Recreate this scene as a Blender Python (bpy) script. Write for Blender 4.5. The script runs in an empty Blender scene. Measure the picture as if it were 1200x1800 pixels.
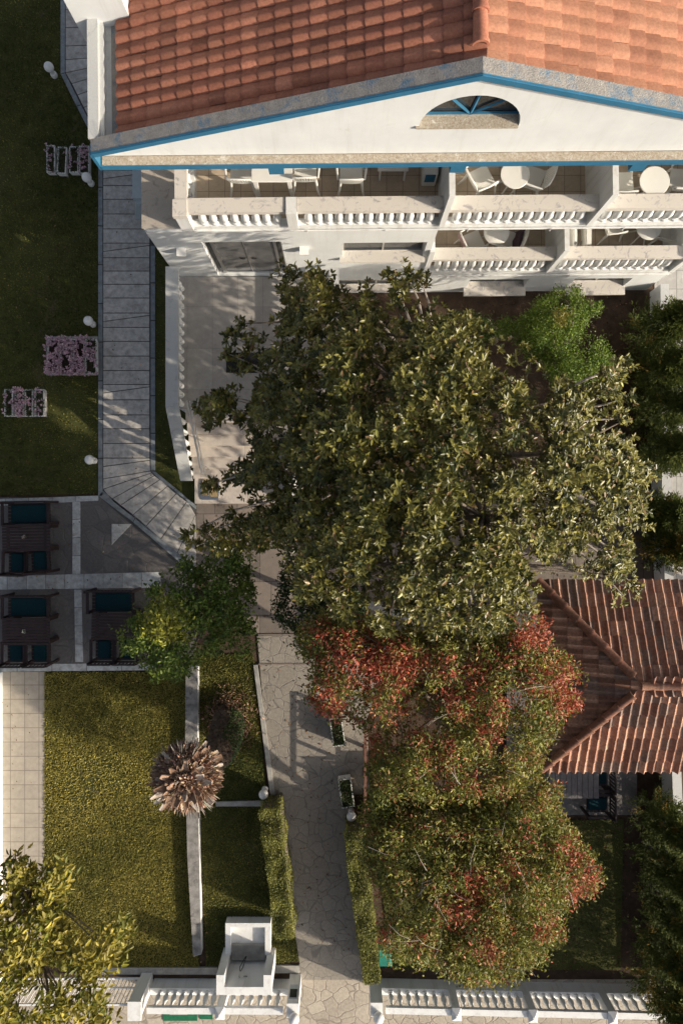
import bpy, bmesh, math, random
import numpy as np
from mathutils import Vector, Matrix, noise
random.seed(7); rng = np.random.default_rng(7)
R = math.radians
S = bpy.context.scene
COL = S.collection
# ------------------------------------------------------------------ camera, sky, sun, exposure
H = 18.2
cd = bpy.data.cameras.new('camera'); cam = bpy.data.objects.new('camera', cd); COL.objects.link(cam)
cam.location = (0, 0, H); cam.rotation_euler = (0, 0, 0)
cd.sensor_fit = 'VERTICAL'; cd.sensor_height = 36; cd.sensor_width = 36; cd.lens = 24
cd.clip_start = 0.1; cd.clip_end = 500
S.camera = cam
SUN_EL = 23; SD = Vector((0.922, -0.387, 0)).normalized()
w = bpy.data.worlds.new('World'); S.world = w; w.use_nodes = True
nt = w.node_tree; sky = nt.nodes.new('ShaderNodeTexSky'); sky.sky_type = 'NISHITA'; sky.sun_disc = False
sky.sun_elevation = R(SUN_EL); sky.sun_rotation = math.atan2(SD.x, SD.y)
bg = nt.nodes['Background']; bg.inputs[1].default_value = 0.135; sky.dust_density = 4.0; sky.air_density = 0.75; sky.ozone_density = 0.6
hs = nt.nodes.new('ShaderNodeHueSaturation'); hs.inputs['Saturation'].default_value = 0.55
nt.links.new(sky.outputs[0], hs.inputs['Color']); nt.links.new(hs.outputs[0], bg.inputs[0])
sl = bpy.data.lights.new('sun', 'SUN'); sl.energy = 5.0; sl.angle = R(0.6); sl.color = (1.0, 0.875, 0.71)
so = bpy.data.objects.new('sun', sl); COL.objects.link(so)
tosun = Vector((SD.x*math.cos(R(SUN_EL)), SD.y*math.cos(R(SUN_EL)), math.sin(R(SUN_EL))))
so.rotation_euler = (-tosun).to_track_quat('-Z', 'Y').to_euler(); so.location = (30, -12, 20)
S.view_settings.view_transform = 'Standard'; S.view_settings.look = 'None'
S.view_settings.exposure = 0.2; S.view_settings.gamma = 1; S.view_settings.use_curve_mapping = False

def P(px, py, z=0.0):
    k = (H - z)/1200.0
    return Vector(((px-600)*k, (900-py)*k, z))

# ------------------------------------------------------------------ materials
def mk(name):
    m = bpy.data.materials.new(name); m.use_nodes = True
    return m, m.node_tree, m.node_tree.nodes['Principled BSDF']
def nd(t, k, **kw):
    n = t.nodes.new(k)
    for a, v in kw.items(): setattr(n, a, v)
    return n
def noise_n(t, co, scale, detail=6, rough=.6, dist=0.0):
    n = nd(t, 'ShaderNodeTexNoise'); n.inputs['Scale'].default_value = scale; n.inputs['Detail'].default_value = detail
    n.inputs['Roughness'].default_value = rough; n.inputs['Distortion'].default_value = dist
    t.links.new(co, n.inputs['Vector']); return n.outputs['Fac']
def ramp(t, f, stops):
    r = nd(t, 'ShaderNodeValToRGB'); e = r.color_ramp.elements
    e[0].position = stops[0][0]; e[0].color = (*stops[0][1], 1); e[1].position = stops[-1][0]; e[1].color = (*stops[-1][1], 1)
    for p, c in stops[1:-1]:
        x = e.new(p); x.color = (*c, 1)
    t.links.new(f, r.inputs[0]); return r.outputs[0]
def mixc(t, f, a, b, mode='MIX'):
    m = nd(t, 'ShaderNodeMix', data_type='RGBA', blend_type=mode)
    for s, v in ((0, f), (6, a), (7, b)):
        if hasattr(v, 'links'): t.links.new(v, m.inputs[s])
        elif isinstance(v, (int, float)): m.inputs[s].default_value = v
        else: m.inputs[s].default_value = (*v, 1)
    return m.outputs[2]
def bump(t, b, h, strength=.3, dist=.01):
    n = nd(t, 'ShaderNodeBump'); n.inputs['Strength'].default_value = strength; n.inputs['Distance'].default_value = dist
    t.links.new(h, n.inputs['Height']); t.links.new(n.outputs[0], b.inputs['Normal'])
def coord(t): return nd(t, 'ShaderNodeNewGeometry').outputs['Position']
def ocoord(t): return nd(t, 'ShaderNodeTexCoord').outputs['Object']
def simple(name, c1, c2, scale=5, rough=.7, bs=.2, bscale=60, bd=.005, stain=None, obj=False, spec=.3, metal=0):
    m, t, b = mk(name); co = ocoord(t) if obj else coord(t)
    f = noise_n(t, co, scale, 8, .65); c = ramp(t, f, [(.3, c1), (.7, c2)])
    if stain:
        g = noise_n(t, co, stain[1], 10, .75, .6); g2 = ramp(t, g, [(stain[2], (0, 0, 0)), (stain[2]+.13, (1, 1, 1))])
        c = mixc(t, g2, c, stain[0])
    t.links.new(c, b.inputs['Base Color']); b.inputs['Roughness'].default_value = rough
    b.inputs['Specular IOR Level'].default_value = spec; b.inputs['Metallic'].default_value = metal
    if bs: bump(t, b, noise_n(t, co, bscale, 4), bs, bd)
    return m
def streaky(name, c1, c2, dirt, rough=.75, amt=.35):
    m, t, b = mk(name); co = coord(t); c = ramp(t, noise_n(t, co, 1.6, 8, .65), [(.3, c1), (.7, c2)])
    mp = nd(t, 'ShaderNodeMapping'); mp.inputs['Scale'].default_value = (7, 7, .55); t.links.new(co, mp.inputs['Vector'])
    g = ramp(t, noise_n(t, mp.outputs[0], 1, 7, .7), [(.50, (0, 0, 0)), (.75, (amt,)*3)]); c = mixc(t, g, c, dirt)
    g = ramp(t, noise_n(t, co, 2.3, 10, .75, .5), [(.60, (0, 0, 0)), (.72, (.6, .6, .6))]); c = mixc(t, g, c, dirt)
    t.links.new(c, b.inputs['Base Color']); b.inputs['Roughness'].default_value = rough; b.inputs['Specular IOR Level'].default_value = .3
    bump(t, b, noise_n(t, co, 90, 4), .15, .003); return m
def attrmat(name, rough=.6, transl=0.0, vary=.25, scale=30, bs=.0, bscale=80, bd=.004, back=None, spec=.4, stain=None):
    m, t, b = mk(name)
    a = nd(t, 'ShaderNodeAttribute', attribute_name='col').outputs['Color']
    co = coord(t); f = noise_n(t, co, scale, 6, .7)
    v = ramp(t, f, [(.3, (1-vary,)*3), (.7, (1+vary*.4,)*3)])
    c = mixc(t, 1.0, a, v, 'MULTIPLY')
    if stain:
        g = noise_n(t, co, stain[1], 10, .75, .4); g2 = ramp(t, g, [(stain[2], (0, 0, 0)), (stain[2]+.15, (1, 1, 1))])
        c = mixc(t, g2, c, stain[0])
    if back:
        bf = nd(t, 'ShaderNodeNewGeometry').outputs['Backfacing']
        c = mixc(t, bf, c, back)
    t.links.new(c, b.inputs['Base Color']); b.inputs['Roughness'].default_value = rough
    b.inputs['Specular IOR Level'].default_value = spec
    if bs: bump(t, b, noise_n(t, co, bscale, 5), bs, bd)
    if transl:
        out = t.nodes['Material Output']; tr = nd(t, 'ShaderNodeBsdfTranslucent'); t.links.new(c, tr.inputs[0])
        ms = nd(t, 'ShaderNodeMixShader'); ms.inputs[0].default_value = transl
        t.links.new(b.outputs[0], ms.inputs[1]); t.links.new(tr.outputs[0], ms.inputs[2]); t.links.new(ms.outputs[0], out.inputs[0])
    return m
def marble(name, base, vein, scale=3, rough=.45, amt=.5):
    m, t, b = mk(name); co = coord(t)
    f = noise_n(t, co, scale, 10, .65, 2.2); c = ramp(t, f, [(.34, vein), (.46, base), (.6, base), (.75, tuple(x*.8 for x in base))])
    g = noise_n(t, co, 40, 6, .7); c = mixc(t, amt, c, ramp(t, g, [(.3, tuple(x*.7 for x in base)), (.7, base)]))
    t.links.new(c, b.inputs['Base Color']); b.inputs['Roughness'].default_value = rough
    bump(t, b, g, .15, .004); return m
def crazy(name, c1, c2, c3, joint, scale=2.1, jw=.022, rough=.75, wet=.0):
    m, t, b = mk(name); co = coord(t)
    nz = nd(t, 'ShaderNodeTexNoise'); nz.inputs['Scale'].default_value = 1.3; nz.inputs['Detail'].default_value = 4; t.links.new(co, nz.inputs['Vector'])
    va = nd(t, 'ShaderNodeVectorMath', operation='MULTIPLY_ADD'); t.links.new(nz.outputs['Color'], va.inputs[0]); va.inputs[1].default_value = (.55, .55, 0); t.links.new(co, va.inputs[2])
    sc = nd(t, 'ShaderNodeVectorMath', operation='MULTIPLY'); t.links.new(va.outputs[0], sc.inputs[0]); sc.inputs[1].default_value = (1, 1, 0)
    v1 = nd(t, 'ShaderNodeTexVoronoi', feature='DISTANCE_TO_EDGE'); v1.inputs['Scale'].default_value = scale; v1.inputs['Randomness'].default_value = .95
    v2 = nd(t, 'ShaderNodeTexVoronoi', feature='F1'); v2.inputs['Scale'].default_value = scale; v2.inputs['Randomness'].default_value = .95
    t.links.new(sc.outputs[0], v1.inputs['Vector']); t.links.new(sc.outputs[0], v2.inputs['Vector'])
    sep = nd(t, 'ShaderNodeSeparateColor'); t.links.new(v2.outputs['Color'], sep.inputs[0])
    cc = ramp(t, sep.outputs[0], [(0, c1), (.5, c2), (1, c3)])
    f = noise_n(t, co, 14, 8, .75); cc = mixc(t, .45, cc, ramp(t, f, [(.3, tuple(x*.55 for x in c2)), (.7, tuple(min(1, x*1.35) for x in c3))]))
    jn = nd(t, 'ShaderNodeMath', operation='ADD'); t.links.new(v1.outputs['Distance'], jn.inputs[0])
    q = nd(t, 'ShaderNodeMath', operation='MULTIPLY'); t.links.new(noise_n(t, co, 9, 3), q.inputs[0]); q.inputs[1].default_value = -.03; t.links.new(q.outputs[0], jn.inputs[1])
    jf = ramp(t, jn.outputs[0], [(0.0, (1, 1, 1)), (jw, (0, 0, 0))])
    cc = mixc(t, jf, cc, joint)
    t.links.new(cc, b.inputs['Base Color']); b.inputs['Roughness'].default_value = rough
    mm = nd(t, 'ShaderNodeMath', operation='MULTIPLY_ADD'); jr = ramp(t, jn.outputs[0], [(0.0, (0, 0, 0)), (jw*1.6, (1, 1, 1))])
    t.links.new(jr, mm.inputs[0]); mm.inputs[1].default_value = 1; t.links.new(f, mm.inputs[2]); bump(t, b, mm.outputs[0], .5, .012)
    return m
def gridtile(name, c1, c2, joint, sx, sy, mort=.02, rough=.6, offset=0, stain=None):
    m, t, b = mk(name); co = coord(t)
    mp = nd(t, 'ShaderNodeMapping'); mp.inputs['Location'].default_value = (.07, .05, 0); t.links.new(co, mp.inputs['Vector'])
    br = nd(t, 'ShaderNodeTexBrick', offset=offset); t.links.new(mp.outputs[0], br.inputs['Vector'])
    br.inputs['Scale'].default_value = 1; br.inputs['Brick Width'].default_value = sx; br.inputs['Row Height'].default_value = sy
    br.inputs['Mortar Size'].default_value = mort*.5; br.inputs['Mortar Smooth'].default_value = .1
    br.inputs['Color1'].default_value = (*c1, 1); br.inputs['Color2'].default_value = (*c2, 1); br.inputs['Mortar'].default_value = (*joint, 1)
    f = noise_n(t, co, 6, 9, .7); c = mixc(t, .5, br.outputs[0], ramp(t, f, [(.3, (.55,)*3), (.7, (1.1,)*3)]), 'MULTIPLY')
    t.links.new(c, b.inputs['Base Color']); b.inputs['Roughness'].default_value = rough
    bump(t, b, noise_n(t, co, 50, 4), .2, .004)
    return m

M = dict(
 white=streaky('white_wall_paint', (.64, .66, .66), (.73, .75, .745), (.50, .48, .44)),
 white2=streaky('white_trim_paint', (.68, .69, .68), (.77, .775, .765), (.46, .43, .38), .65, .6),
 blue=simple('blue_paint', (.028, .135, .235), (.04, .165, .285), 5, .6, .15, 120, .003, stain=((.10, .22, .34), 8, .6)),
 cap=simple('weathered_concrete', (.22, .21, .20), (.36, .34, .31), 7, .95, .9, 45, .02, stain=((.13, .20, .27), 3.5, .5)),
 sandy=simple('lichen_ledge', (.30, .24, .17), (.55, .50, .42), 28, .95, .9, 60, .02, stain=((.70, .68, .62), 9, .55)),
 marble=marble('grey_marble', (.68, .64, .58), (.30, .29, .31), 3.4, amt=.25),
 marblewhite=marble('white_marble', (.50, .51, .50), (.30, .32, .33), 2.2, .6),
 stained=marble('stained_marble', (.46, .41, .35), (.16, .14, .12), 2.2, .7),
 border=marble('blue_grey_marble', (.19, .235, .27), (.28, .33, .36), 3.5, .6),
 terrace=gridtile('terrace_slabs', (.37, .345, .32), (.42, .40, .37), (.29, .275, .26), .62, 1.02, .012),
 stair=gridtile('stair_marble', (.52, .46, .40), (.58, .52, .46), (.34, .3, .26), 1.2, 5, .012),
 balc=gridtile('balcony_tiles', (.50, .41, .31), (.54, .445, .34), (.24, .19, .15), .33, .33, .012, .5),
 courtyard=gridtile('courtyard_slabs', (.16, .135, .115), (.24, .20, .17), (.09, .08, .07), .6, .9, .02, .7, .5),
 beige=gridtile('beige_tiles', (.40, .355, .29), (.46, .405, .33), (.24, .21, .17), .38, .38, .02, .85),
 slate=crazy('slate_flagstones', (.075, .072, .075), (.10, .095, .095), (.14, .125, .115), (.10, .095, .09), 2.3, .02, .6),
 path=crazy('grey_flagstones', (.21, .185, .155), (.245, .22, .185), (.275, .25, .215), (.175, .158, .137), 3.0, .013),
 pave=crazy('beige_flagstones', (.30, .26, .21), (.38, .33, .265), (.46, .405, .33), (.26, .225, .18), 2.9, .018),
 street=gridtile('street_paving', (.36, .35, .33), (.42, .41, .39), (.22, .21, .2), .5, .5, .02, .85),
 soil=simple('dark_soil', (.035, .022, .014), (.10, .066, .045), 3, .95, .8, 50, .02),
 lawnb=simple('lawn_base', (.040, .048, .012), (.085, .085, .022), 2.5, .95, .6, 70, .02, stain=((.11, .08, .05), 1.1, .56)),
 joint=simple('dark_joint', (.06, .06, .06), (.09, .09, .085), 9, .9, .2),
 concrete=simple('old_concrete', (.26, .25, .23), (.42, .41, .38), 6, .9, .5, 40, .01, stain=((.12, .11, .10), 3, .6)),
 slab=attrmat('marble_path_slabs', .6, 0, .45, 7, .2, 60, .004, stain=((.27, .25, .22), 3, .55)),
 tile=attrmat('terracotta_tiles', .8, 0, .3, 26, .4, 90, .005, spec=.2, stain=((.17, .095, .07), 5, .64)),
 oldtile=attrmat('old_terracotta_tiles', .85, 0, .5, 18, .5, 90, .006, spec=.2, stain=((.10, .085, .08), 2.6, .56)),
 mag=attrmat('magnolia_leaves', .36, .14, .15, 60, back=(.085, .078, .024), spec=.42),
 leaf=attrmat('leaves', .5, .3, .15, 60, spec=.4),
 conif=attrmat('conifer_leaves', .65, .2, .2, 60, spec=.25),
 grass=attrmat('grass_blades', .7, .25, .2, 3, spec=.2),
 palm=attrmat('dead_palm_stubs', .9, .05, .35, 30, .5, 90, .006, spec=.1),
 petal=attrmat('petals', .6, .3, .1, 60, spec=.3),
 bark=simple('bark', (.10, .08, .06), (.24, .20, .16), 12, .9, .8, 40, .02),
 palmbark=simple('palm_bark', (.07, .048, .034), (.21, .15, .11), 14, .95, 1, 30, .03),
 twig=simple('pale_twigs', (.30, .26, .22), (.45, .40, .34), 12, .9, 0),
 wood=simple('dark_stained_wood', (.016, .010, .011), (.036, .022, .022), 9, .55, .3, 60, .004, obj=True),
 wood2=simple('red_brown_wood', (.12, .055, .035), (.20, .10, .07), 9, .7, .3, 60, .004),
 greywood=simple('grey_wood', (.085, .08, .085), (.14, .13, .135), 9, .7, .3, 60, .004, obj=True),
 teal=simple('teal_fabric', (.006, .026, .034), (.010, .038, .048), 30, .95, .3, 200, .002, obj=True, spec=.1),
 plastic=simple('white_plastic', (.76, .75, .70), (.80, .79, .74), 6, .38, 0, obj=True, spec=.5),
 lampglass=simple('frosted_globe', (.80, .79, .76), (.84, .83, .80), 9, .3, 0, obj=True, spec=.5),
 planter=simple('planter_white', (.66, .65, .62), (.76, .75, .72), 12, .6, .1, obj=True),
 metal=simple('brushed_metal', (.55, .55, .54), (.65, .65, .64), 20, .3, .05, metal=1),
 dark=simple('dark_metal', (.02, .02, .02), (.04, .04, .04), 10, .5, 0),
 brass=simple('ochre_panel', (.30, .22, .11), (.36, .27, .14), 8, .6, .1),
 mat=simple('green_mat', (.01, .10, .05), (.02, .15, .075), 12, .95, .5, 150, .006),
 black=simple('black_rubber', (.012, .012, .014), (.02, .02, .022), 12, .9, .4, 150, .004),
 purple=simple('purple_towel', (.07, .045, .06), (.11, .07, .09), 8, .95, .3, 100, .004),
 pink=simple('pale_pink_towel', (.42, .28, .28), (.5, .35, .34), 8, .95, .3, 100, .004),
 green=simple('green_plastic', (.02, .17, .13), (.03, .24, .18), 8, .5, .1),
 bluelt=simple('pier_shade_and_meter_box', (.38, .44, .46), (.46, .51, .53), 6, .7, .1),  # garden pier is white; this blue tint puts its shade into the colour
 orange=simple('orange_peel', (.7, .30, .03), (.8, .38, .05), 8, .5, .1),
)
def glassmat(name, c, rough):
    m, t, b = mk(name); f = noise_n(t, coord(t), 2.2, 6, .6, .5)
    t.links.new(ramp(t, f, [(.3, tuple(x*.6 for x in c)), (.7, tuple(x*1.4 for x in c))]), b.inputs['Base Color'])
    b.inputs['Roughness'].default_value = rough; b.inputs['Specular IOR Level'].default_value = .8; return m
M['glass'] = glassmat('window_glass', (.035, .038, .04), .08)
M['doorglass'] = glassmat('door_glass', (.11, .11, .11), .14)

# ------------------------------------------------------------------ mesh building
class MB:
    def __init__(s): s.v = []; s.f = []; s.c = []; s.cur = None
    def add(s, vs, fs, col=None):
        o = len(s.v); s.v += [tuple(v) for v in vs]; s.f += [tuple(i+o for i in f) for f in fs]
        s.c += [(col or (1, 1, 1))]*len(vs); return s
    def box(s, x0, x1, y0, y1, z0, z1, col=None):
        vs = [(x, y, z) for z in (z0, z1) for x, y in ((x0, y0), (x1, y0), (x1, y1), (x0, y1))]
        return s.add(vs, [(3, 2, 1, 0), (4, 5, 6, 7), (0, 1, 5, 4), (1, 2, 6, 5), (2, 3, 7, 6), (3, 0, 4, 7)], col)
    def frustum(s, b, t, z0, z1, col=None):   # b, t = (x0,x1,y0,y1)
        vs = [(b[0], b[2], z0), (b[1], b[2], z0), (b[1], b[3], z0), (b[0], b[3], z0), (t[0], t[2], z1), (t[1], t[2], z1), (t[1], t[3], z1), (t[0], t[3], z1)]
        return s.add(vs, [(3, 2, 1, 0), (4, 5, 6, 7), (0, 1, 5, 4), (1, 2, 6, 5), (2, 3, 7, 6), (3, 0, 4, 7)], col)
    def prism(s, poly, z0, z1, col=None):
        n = len(poly); a = sum(poly[i][0]*poly[(i+1) % n][1]-poly[(i+1) % n][0]*poly[i][1] for i in range(n))
        if a < 0: poly = poly[::-1]
        vs = [(p[0], p[1], z0) for p in poly]+[(p[0], p[1], z1) for p in poly]
        return s.add(vs, [tuple(range(n))[::-1], tuple(range(n, 2*n))]+[(i, (i+1) % n, n+(i+1) % n, n+i) for i in range(n)], col)
    def sheet(s, poly, z, col=None):
        n = len(poly); a = sum(poly[i][0]*poly[(i+1) % n][1]-poly[(i+1) % n][0]*poly[i][1] for i in range(n))
        if a < 0: poly = poly[::-1]
        return s.add([(p[0], p[1], z) for p in poly], [tuple(range(n))], col)
    def lathe(s, prof, n=14, c=(0, 0, 0), col=None):
        vs = []; fs = []
        for r, z in prof:
            for k in range(n):
                a = 2*math.pi*k/n; vs.append((c[0]+r*math.cos(a), c[1]+r*math.sin(a), c[2]+z))
        for i in range(len(prof)-1):
            for k in range(n):
                k2 = (k+1) % n; fs.append((i*n+k, i*n+k2, (i+1)*n+k2, (i+1)*n+k))
        fs.append(tuple(range(n))[::-1]); m = (len(prof)-1)*n; fs.append(tuple(range(m, m+n)))
        return s.add(vs, fs, col)
    def tube(s, pts, rad, n=8, col=None, jag=0):
        pts = [Vector(p) for p in pts]; vs = []; fs = []
        if not hasattr(rad, '__len__'): rad = [rad]*len(pts)
        up = Vector((.3, .9, .2)).normalized()
        for i, p in enumerate(pts):
            d = (pts[min(i+1, len(pts)-1)]-pts[max(i-1, 0)]).normalized()
            u = d.cross(up)
            if u.length < .1: u = d.cross(Vector((1, 0, 0)))
            u.normalize(); v = d.cross(u)
            for k in range(n):
                a = 2*math.pi*k/n; r = rad[i]*(1+(random.random()-.5)*jag)
                vs.append(p+u*math.cos(a)*r+v*math.sin(a)*r)
        for i in range(len(pts)-1):
            for k in range(n):
                k2 = (k+1) % n; fs.append((i*n+k, (i+1)*n+k, (i+1)*n+k2, i*n+k2))
        fs.append(tuple(range(n))); m = (len(pts)-1)*n; fs.append(tuple(range(m, m+n))[::-1])
        return s.add(vs, fs, col)
    def sphere(s, c, r, n=16, col=None, sz=1):
        prof = [(max(.001, r*math.sin(math.pi*i/10)), -r*sz*math.cos(math.pi*i/10)) for i in range(11)]
        return s.lathe(prof, n, c, col)
    def build(s, name, mat, parent=None, origin=(0, 0, 0), smooth=False, bevel=0):
        me = bpy.data.meshes.new(name)
        vs = s.v if origin == (0, 0, 0) else [(x-origin[0], y-origin[1], z-origin[2]) for x, y, z in s.v]
        me.from_pydata(vs, [], s.f); me.update()
        if any(c != (1, 1, 1) for c in s.c):
            a = me.color_attributes.new('col', 'FLOAT_COLOR', 'POINT')
            a.data.foreach_set('color', np.array([(*c, 1) for c in s.c], dtype=np.float32).ravel())
        if bevel:
            b = bmesh.new(); b.from_mesh(me)
            bmesh.ops.bevel(b, geom=list(b.edges), offset=bevel, segments=2, affect='EDGES', clamp_overlap=True)
            b.to_mesh(me); b.free()
        if smooth:
            me.shade_smooth()
            if hasattr(me, 'set_sharp_from_angle'): me.set_sharp_from_angle(angle=R(40))
        me.materials.append(mat)
        o = bpy.data.objects.new(name, me); COL.objects.link(o)
        if parent: o.parent = parent
        return o
def tag(o, label=None, cat=None, group=None, kind=None):
    if label: o['label'] = label
    if cat: o['category'] = cat
    if group: o['group'] = group
    if kind: o['kind'] = kind
    return o
def empty(name, loc=(0, 0, 0), rz=0.0):
    o = bpy.data.objects.new(name, None); COL.objects.link(o); o.location = loc; o.rotation_euler = (0, 0, rz)
    o.empty_display_size = .2; return o
def kids(o): return [c for c in list(o.children)]
def copy_tree(o, parent=None):
    c = o.copy(); COL.objects.link(c); c.parent = parent
    for ch in kids(o): copy_tree(ch, c)
    return c
def struct(name, mb, mat, **k): return tag(mb.build(name, mat, **k), kind='structure')
def pp(lst, z=0): return [tuple(P(x, y, z)[:2]) for x, y in lst]

# leaves ------------------------------------------------------------
def leafmesh(name, pos, d, nrm, L, Wd, colr, mat, parent=None, origin=(0, 0, 0), fold=.25, cup=.12):
    """pos base (n,3), d direction, nrm leaf normal, L,Wd (n,), colr (n,3): folded six-point leaves"""
    n = len(pos); d = d/np.linalg.norm(d, axis=1, keepdims=True)
    s = np.cross(d, nrm); s /= (np.linalg.norm(s, axis=1, keepdims=True)+1e-9); nn = np.cross(s, d)
    L = L[:, None]; Wd = Wd[:, None]; V = np.zeros((n, 6, 3))
    V[:, 0] = pos; V[:, 3] = pos+d*L-nn*L*cup
    V[:, 1] = pos+d*L*.32-s*Wd*.5+nn*Wd*fold; V[:, 2] = pos+d*L*.72-s*Wd*.42+nn*(Wd*fold-L*cup*.5)
    V[:, 5] = pos+d*L*.32+s*Wd*.5+nn*Wd*fold; V[:, 4] = pos+d*L*.72+s*Wd*.42+nn*(Wd*fold-L*cup*.5)
    V -= np.array(origin)
    me = bpy.data.meshes.new(name); me.vertices.add(6*n); me.vertices.foreach_set('co', V.astype(np.float32).ravel())
    b = (np.arange(n)*6)[:, None]; q = np.concatenate([b+np.array([[0, 3, 2, 1]]), b+np.array([[0, 5, 4, 3]])], axis=1).ravel()
    me.loops.add(8*n); me.loops.foreach_set('vertex_index', q.astype(np.int32))
    me.polygons.add(2*n); me.polygons.foreach_set('loop_start', np.arange(0, 8*n, 4, dtype=np.int32))
    me.update(calc_edges=True)
    a = me.color_attributes.new('col', 'FLOAT_COLOR', 'POINT')
    c4 = np.ones((n, 6, 4), dtype=np.float32); c4[:, :, :3] = colr[:, None, :]; a.data.foreach_set('color', c4.ravel())
    me.materials.append(mat); o = bpy.data.objects.new(name, me); COL.objects.link(o)
    if parent: o.parent = parent
    return o
def rvec(n, flat=1.0):
    v = rng.normal(size=(n, 3)); v[:, 2] *= flat; return v/np.linalg.norm(v, axis=1, keepdims=True)
def inpoly(x, y, poly):
    r = np.zeros(len(x), bool); n = len(poly); j = n-1
    for i in range(n):
        xi, yi = poly[i]; xj, yj = poly[j]
        c = ((yi > y) != (yj > y)) & (x < (xj-xi)*(y-yi)/(yj-yi+1e-12)+xi); r ^= c; j = i
    return r
def edged(x, y, poly):
    d = np.full(len(x), 1e9); n = len(poly)
    for i in range(n):
        ax, ay = poly[i]; bx, by = poly[(i+1) % n]; dx, dy = bx-ax, by-ay
        t = np.clip(((x-ax)*dx+(y-ay)*dy)/(dx*dx+dy*dy+1e-9), 0, 1); d = np.minimum(d, np.hypot(x-ax-t*dx, y-ay-t*dy))
    return d
def sunbeam(a):
    k = np.ones(len(a), bool); d = np.array([.922/.4245, -.387/.4245, 1.0]); d /= np.linalg.norm(d)
    for px_, py_, rr in ((222, 735, .42), (200, 712, .3), (130, 740, .3), (235, 765, .25)):
        o = np.array(P(px_, py_)); v = a[:, :3]-o; t = v@d; k &= np.linalg.norm(v-t[:, None]*d, axis=1) > rr
    return k
def rough(poly, seg=24, amp=13):
    out = []; n = len(poly)
    for i in range(n):
        a, b = poly[i], poly[(i+1) % n]; L = math.dist(a, b); k = max(1, round(L/seg)); nx, ny = (b[1]-a[1])/L, -(b[0]-a[0])/L
        for j in range(k):
            t = j/k; o = random.uniform(-amp, amp) if j else random.uniform(-amp, amp)*.4
            out.append((a[0]+(b[0]-a[0])*t+nx*o, a[1]+(b[1]-a[1])*t+ny*o))
    return out
def canopy(poly, n, z0, z1, thick, Rpx=120, bumps=60, bumpr=55, bumph=.5, gap=.35, holes=0):
    """points of a lumpy crown whose outline seen from above at its own height follows poly; returns world pos, px, top-ness"""
    poly = rough(poly); xs = [p[0] for p in poly]; ys = [p[1] for p in poly]; out = []
    bx = rng.uniform(min(xs), max(xs), bumps*3); by = rng.uniform(min(ys), max(ys), bumps*3); k = inpoly(bx, by, poly); bx = bx[k][:bumps]; by = by[k][:bumps]
    br = bumpr*rng.uniform(.6, 1.4, len(bx)); got = 0
    while got < n:
        x = rng.uniform(min(xs), max(xs), n*2); y = rng.uniform(min(ys), max(ys), n*2); k = inpoly(x, y, poly); x = x[k]; y = y[k]
        e = np.clip(edged(x, y, poly)/Rpx, 0, 1); b = np.zeros(len(x))
        for i in range(len(bx)): b = np.maximum(b, 1-((x-bx[i])**2+(y-by[i])**2)/br[i]**2)
        b = np.clip(b, 0, 1); keep = rng.random(len(x)) < (gap+(1-gap)*np.sqrt(b)); x, y, e, b = x[keep], y[keep], e[keep], b[keep]
        u = rng.random(len(x))**1.6
        z = z0+(z1-z0)*np.sqrt(1-(1-e)**2)+bumph*np.sqrt(b)-thick*u*(.35+.65*e)
        kk = (H-z)/1200; out.append(np.stack([(x-600)*kk, (900-y)*kk, z, x, y, 1-u, e], axis=1)); got += len(x)
    a = np.concatenate(out); a = a[sunbeam(a)][:n]
    g = np.array([noise.noise((p[0]*1.7, p[1]*1.7, p[2]*1.7)) for p in a]); return a[g > -holes] if holes else a
def wood(base, tops, r0, mat, parent, name='trunk', origin=(0, 0, 0), nlimb=7, fork=.4, twigs=None):
    mb = MB(); base = Vector(base); tops = [Vector(t) for t in tops]
    c = sum(tops, Vector())/len(tops); f = base.lerp(Vector((c.x*.35+base.x*.65, c.y*.35+base.y*.65, c.z)), fork)
    mb.tube([base-Vector((0, 0, .1)), base.lerp(f, .5)+Vector((.05, -.04, 0)), f], [r0*1.25, r0, r0*.85], 10, jag=.1)
    random.shuffle(tops); lim = tops[:nlimb]; ends = []
    for t in lim:
        m = f.lerp(t, .5)+Vector((random.uniform(-.2, .2), random.uniform(-.2, .2), .25)); q = f.lerp(t, .8)
        mb.tube([f, f.lerp(m, .5)+Vector((0, 0, .06)), m, q], [r0*.6, r0*.48, r0*.34, r0*.2], 7, jag=.1); ends += [m, q, f.lerp(m, .6)]
    for t in tops:
        e = min(ends, key=lambda k: (k-t).length); m = e.lerp(t, .5)+Vector((random.uniform(-.1, .1), random.uniform(-.1, .1), .06))
        mb.tube([e, m, t], [r0*.2, r0*.12, .008], 5)
    return mb.build(name, mat, parent, origin, smooth=True)
def jit(base, n, s=.18, hs=.0):
    base = np.array(base); c = base[None, :]*np.exp(rng.normal(0, s, (n, 1)))*(1+rng.normal(0, .06, (n, 3))); return np.clip(c, .003, .95)
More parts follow.
